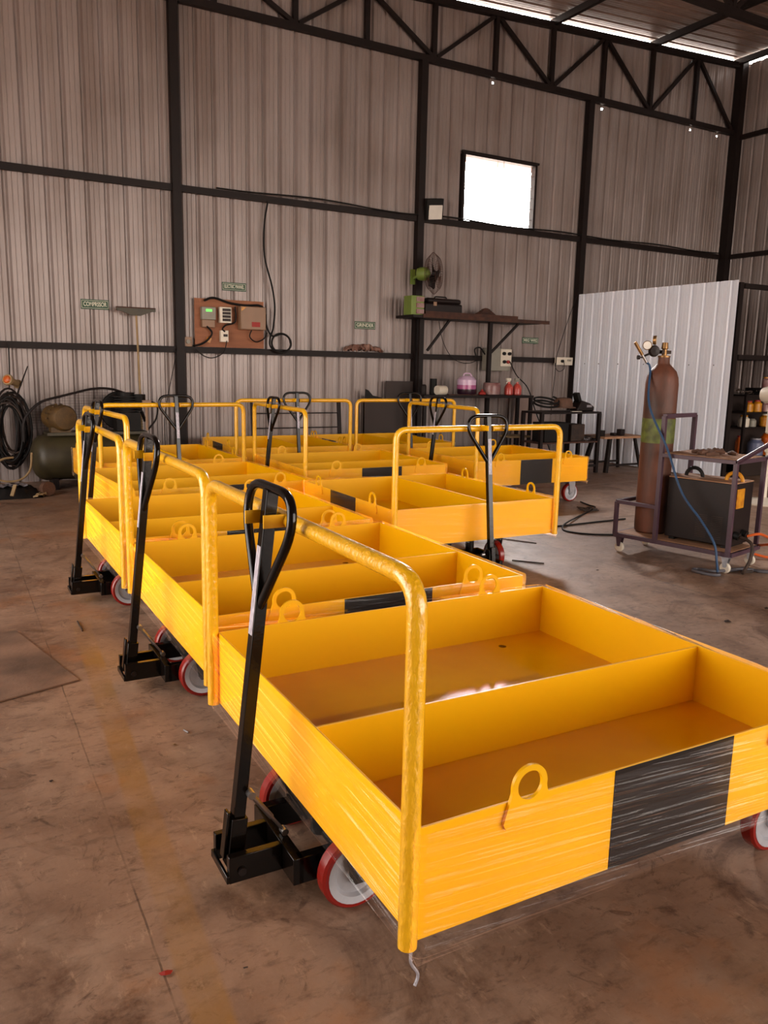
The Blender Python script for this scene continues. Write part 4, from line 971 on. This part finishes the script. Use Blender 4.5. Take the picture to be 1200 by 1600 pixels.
bd = thing('hose_bundle', 'thick bundle of dark hoses hanging on the wall at the left edge', 'hose bundle', (.78, 9.66, 0))
for k in range(17):
    cx, cz, rx, rz_ = r.uniform(-.03, .05), .62 + r.uniform(-.05, .08), .13 + r.uniform(-.04, .06), .34 + r.uniform(-.06, .06); dy = r.uniform(-.08, .08)
    obj('hose_loop', MB().tube([(cx + rx * math.cos(a), dy + .02 * math.sin(a * 2 + k), cz + rz_ * math.sin(a)) for a in [2 * PI * q / 28 for q in range(28)]], r.uniform(.010, .016), 6, closed=True), (M_rubber, M_junk, M_steel)[k % 3], bd)
obj('hook', MB().bar((.0, .1, 1.0), (.02, .24, 1.02), .02), M_steel, bd, smooth=False)
hn = thing('warning_horn', 'pale yellow horn-shaped lamp hanging above the hose bundle', 'horn', (.80, 9.68, 1.15))
obj('horn_bell', MB().lathe([(.0, 0), (.055, .005), (.06, .03), (.04, .06), (.034, .20), (.05, .22), (.0, .23)], (-.03, -.14, .02), (.55, .8, -.25), 20), M_wood, hn)
obj('lens', MB().lathe([(.0, -.012), (.03, -.008), (.042, .004), (0, .006)], (-.03, -.14, .02), (.55, .8, -.25), 20), M_ojar, hn)
tag(obj('steel_rod', MB().cyl((.86, 9.62, .98), (1.00, 9.70, 1.31), .010, .006), M_steel), 'thin dark rod poking up from the hose bundle', 'rod')
cable('air_hose', [(.93, 9.12, .42), (.90, 9.05, .25), (.80, 9.0, .16), (.66, 8.98, .15), (.56, 8.98, .20), (.55, 9.0, .30), (.64, 9.04, .37), (.75, 9.1, .38)], .011, M_wood, 'pale hose looped in front of the compressor', 'hose', n=8)
# bag wrapped in plastic on the floor
m = MB(); gx, gy_ = 16, 8; pts = []
for i in range(gx):
    for j in range(gy_):
        x = .30 + .68 * i / (gx - 1); y = 8.72 + .34 * j / (gy_ - 1); e_ = min(1, 4 * min(i / (gx - 1), 1 - i / (gx - 1))) * min(1, 4 * min(j / (gy_ - 1), 1 - j / (gy_ - 1)))
        pts.append((x, y, .004 + .12 * e_ ** .5 + (.012 * math.sin(i * 1.7 + j * 2.2) if e_ > .2 else 0)))
m.add(pts, [(i * gy_ + j, (i + 1) * gy_ + j, (i + 1) * gy_ + j + 1, i * gy_ + j + 1) for i in range(gx - 1) for j in range(gy_ - 1)])
bg = thing('wrapped_bundle', 'black bundle under crumpled clear plastic on the floor at left', 'bundle')
obj('bundle', m, M_rubber, bg)
m = MB(); pts = []
for i in range(12):
    for j in range(5): pts.append((.42 + .42 * i / 11, 8.74 + .22 * j / 4, .130 + .012 * math.sin(i * 2.3 + j * 1.3)))
m.add(pts, [(i * 5 + j, (i + 1) * 5 + j, (i + 1) * 5 + j + 1, i * 5 + j + 1) for i in range(11) for j in range(4)])
obj('plastic_sheet', m, M_plast, bg); obj('wood_strip', MB().bar((.72, 8.70, .15), (.68, 8.64, .05), .035, .012), M_wood, bg)
tag(obj('tape_roll', MB().lathe([(.03, -.035), (.072, -.035), (.075, 0), (.072, .035), (.03, .035)], (1.03, 8.83, .076), (.4, -1, .1), 22), M_cap), 'brown roll standing on the floor beside the black bundle', 'roll')
junk('rag_scraps', (.93, 8.76, .0), .06, .05, .05, 14, M_wood, 'pale scraps between the bundle and the roll', 33, 'scraps')

# ------------------------------------------------------------------ things on the floor
m = MB(); m.prism([(.265, 3.50), (.505, 3.57), (.325, 4.40), (-.35, 4.25), (-.15, 3.38)], (0, 0, .002), (1, 0, 0), (0, 1, 0), (0, 0, 1), .006)
tag(obj('steel_plate', m, M_plateF, smooth=False), 'flat steel plate lying on the floor at the left edge', 'plate')
def scrap(x, y, s, mt, label, seed, name='paper_scrap', cat='scrap'):
    r = random.Random(seed); n = 7
    pts = [(x + s * math.cos(2 * PI * k / n) * r.uniform(.5, 1.1), y + s * .6 * math.sin(2 * PI * k / n) * r.uniform(.5, 1.1), .003 + r.uniform(0, s * .3)) for k in range(n)]
    m = MB(); m.add(pts + [(x, y, s * .3 + .004)], [(k, (k + 1) % n, n) for k in range(n)])
    o = obj(name, m, mt, smooth=False); o.modifiers.new('t', 'SOLIDIFY').thickness = .001; tag(o, label, cat)
SCR = [(258, 1523, .018, M_redp, 'small red scrap on the floor beside the yellow line'), (272, 1165, .014, M_wood, 'small pale chip on the floor left of the nearest tiller')]
# camera calibration values, used to find where floor litter lies
CF, CYAW, CPIT, CROL = 1254.567, .518309, -.180227, .0221375
Fv = Vector((math.sin(CYAW) * math.cos(CPIT), math.cos(CYAW) * math.cos(CPIT), math.sin(CPIT))); Rv = Vector((math.cos(CYAW), -math.sin(CYAW), 0)); Uv = Rv.cross(Fv)
R2 = Rv * math.cos(CROL) + Uv * math.sin(CROL); U2 = Uv * math.cos(CROL) - Rv * math.sin(CROL)
def on_floor(px, py):
    r = Fv + R2 * (px - 600) / CF + U2 * (800 - py) / CF; t = -1.4 / r.z
    return r.x * t, r.y * t
for k, (px, py, s_, mt, lab) in enumerate(SCR):
    x, y = on_floor(px, py); scrap(x, y, s_, mt, lab, k)
for k, (px, py, s_, lab) in enumerate(((80, 1222, .010, 'tiny dark chip on the left floor'), (1137, 972, .03, 'dark leaf-like scrap on the floor beyond the nearest trolley'), (933, 892, .022, 'dark chip on the floor in front of the cart'), (1198, 952, .03, 'dark scrap at the right edge of the floor'), (384, 1514, .008, 'tiny brown chip right of the yellow line'), (908, 938, .02, 'pale brown chip between trolley and cart'))):
    x, y = on_floor(px, py); scrap(x, y, s_, M_junk, lab, 40 + k)
def stick(p, q, r, lab, mt=M_junk):
    a, b = on_floor(*p), on_floor(*q); tag(obj('thin_rod', MB().cyl((a[0], a[1], r + .001), (b[0], b[1], r + .001), r, seg=6), mt), lab, 'rod')
stick((778, 842), (838, 850), .005, 'thin dark rod on the floor beside the right-centre trolley')
stick((800, 877), (850, 882), .006, 'brown stick on the floor behind the nearest trolley')
stick((121, 972), (129, 987), .004, 'short dark twig on the floor near the steel plate')
stick((287, 1142), (294, 1146), .003, 'thin pale wire bit on the floor near the second tiller', M_strutg)
cable('film_tail', [(.79, 1.23, .235), (.785, 1.225, .20), (.80, 1.22, .17), (.79, 1.215, .15)], .0035, M_plast, 'twisted end of clear film hanging below the nearest trolley corner', 'film tail')

# ------------------------------------------------------------------ light: daylight through the doorways, window and eaves
wd = bpy.data.worlds.new('World'); S.world = wd; wd.use_nodes = True; nt = wd.node_tree; nt.nodes.clear()
ow = nt.nodes.new('ShaderNodeOutputWorld'); bgn = nt.nodes.new('ShaderNodeBackground'); L = nt.links.new
tc = nt.nodes.new('ShaderNodeTexCoord'); sp = nt.nodes.new('ShaderNodeSeparateXYZ'); L(tc.outputs['Generated'], sp.inputs[0])
cr = nt.nodes.new('ShaderNodeValToRGB'); L(sp.outputs[2], cr.inputs[0])
cr.color_ramp.elements[0].position = 0.0; cr.color_ramp.elements[0].color = (1.0, .88, .78, 1)
cr.color_ramp.elements[1].position = .45; cr.color_ramp.elements[1].color = (.54, .51, .50, 1)
L(cr.outputs[0], bgn.inputs[0])
# brighter haze round the sun, which stands behind the far wall
vn = nt.nodes.new('ShaderNodeVectorMath'); vn.operation = 'DOT_PRODUCT'; vn.inputs[1].default_value = Vector((.31, .77, .557)).normalized(); L(tc.outputs['Generated'], vn.inputs[0])
gm = nt.nodes.new('ShaderNodeMapRange'); gm.inputs[1].default_value = .80; gm.inputs[2].default_value = 1.0; gm.inputs[3].default_value = 0.0; gm.inputs[4].default_value = 1.0; L(vn.outputs['Value'], gm.inputs[0])
pw_ = nt.nodes.new('ShaderNodeMath'); pw_.operation = 'POWER'; pw_.inputs[1].default_value = 1.6; L(gm.outputs[0], pw_.inputs[0])
ma = nt.nodes.new('ShaderNodeMath'); ma.operation = 'MULTIPLY_ADD'; ma.inputs[1].default_value = 320.0; ma.inputs[2].default_value = 7.0; L(pw_.outputs[0], ma.inputs[0]); L(ma.outputs[0], bgn.inputs[1])
L(bgn.outputs[0], ow.inputs[0])
def portal(loc, rot, sx, sy):
    l = bpy.data.lights.new('portal', 'AREA'); l.shape = 'RECTANGLE'; l.size = sx; l.size_y = sy; l.cycles.is_portal = True
    o = bpy.data.objects.new('doorway_daylight', l); COL.objects.link(o); o.location = loc; o.rotation_euler = rot
portal((XL - .05, 4.2, 2.0), (0, -PI / 2, 0), 4.0, 5.2)       # faces +X
portal((6.75, YF - .05, 2.0), (PI / 2, 0, 0), 10.5, 4.0)        # faces +Y
portal(((WX0 + WX1) / 2, YW + .06, (WZ0 + WZ1) / 2), (-PI / 2, 0, 0), WX1 - WX0, WZ1 - WZ0)

# ------------------------------------------------------------------ camera
cam = bpy.data.cameras.new('camera'); co = bpy.data.objects.new('camera', cam); COL.objects.link(co); S.camera = co
cam.sensor_fit = 'VERTICAL'; cam.sensor_height = 36; cam.lens = CF / 1600 * 36; cam.clip_start = .05
co.matrix_world = Matrix(((R2.x, U2.x, -Fv.x, 0), (R2.y, U2.y, -Fv.y, 0), (R2.z, U2.z, -Fv.z, 1.4), (0, 0, 0, 1)))
S.view_settings.view_transform = 'Standard'; S.view_settings.look = 'None'; S.view_settings.gamma = 1; S.view_settings.use_curve_mapping = False
S.view_settings.exposure = 0.50
S.cycles.max_bounces = 8; S.cycles.diffuse_bounces = 5; S.cycles.transparent_max_bounces = 16
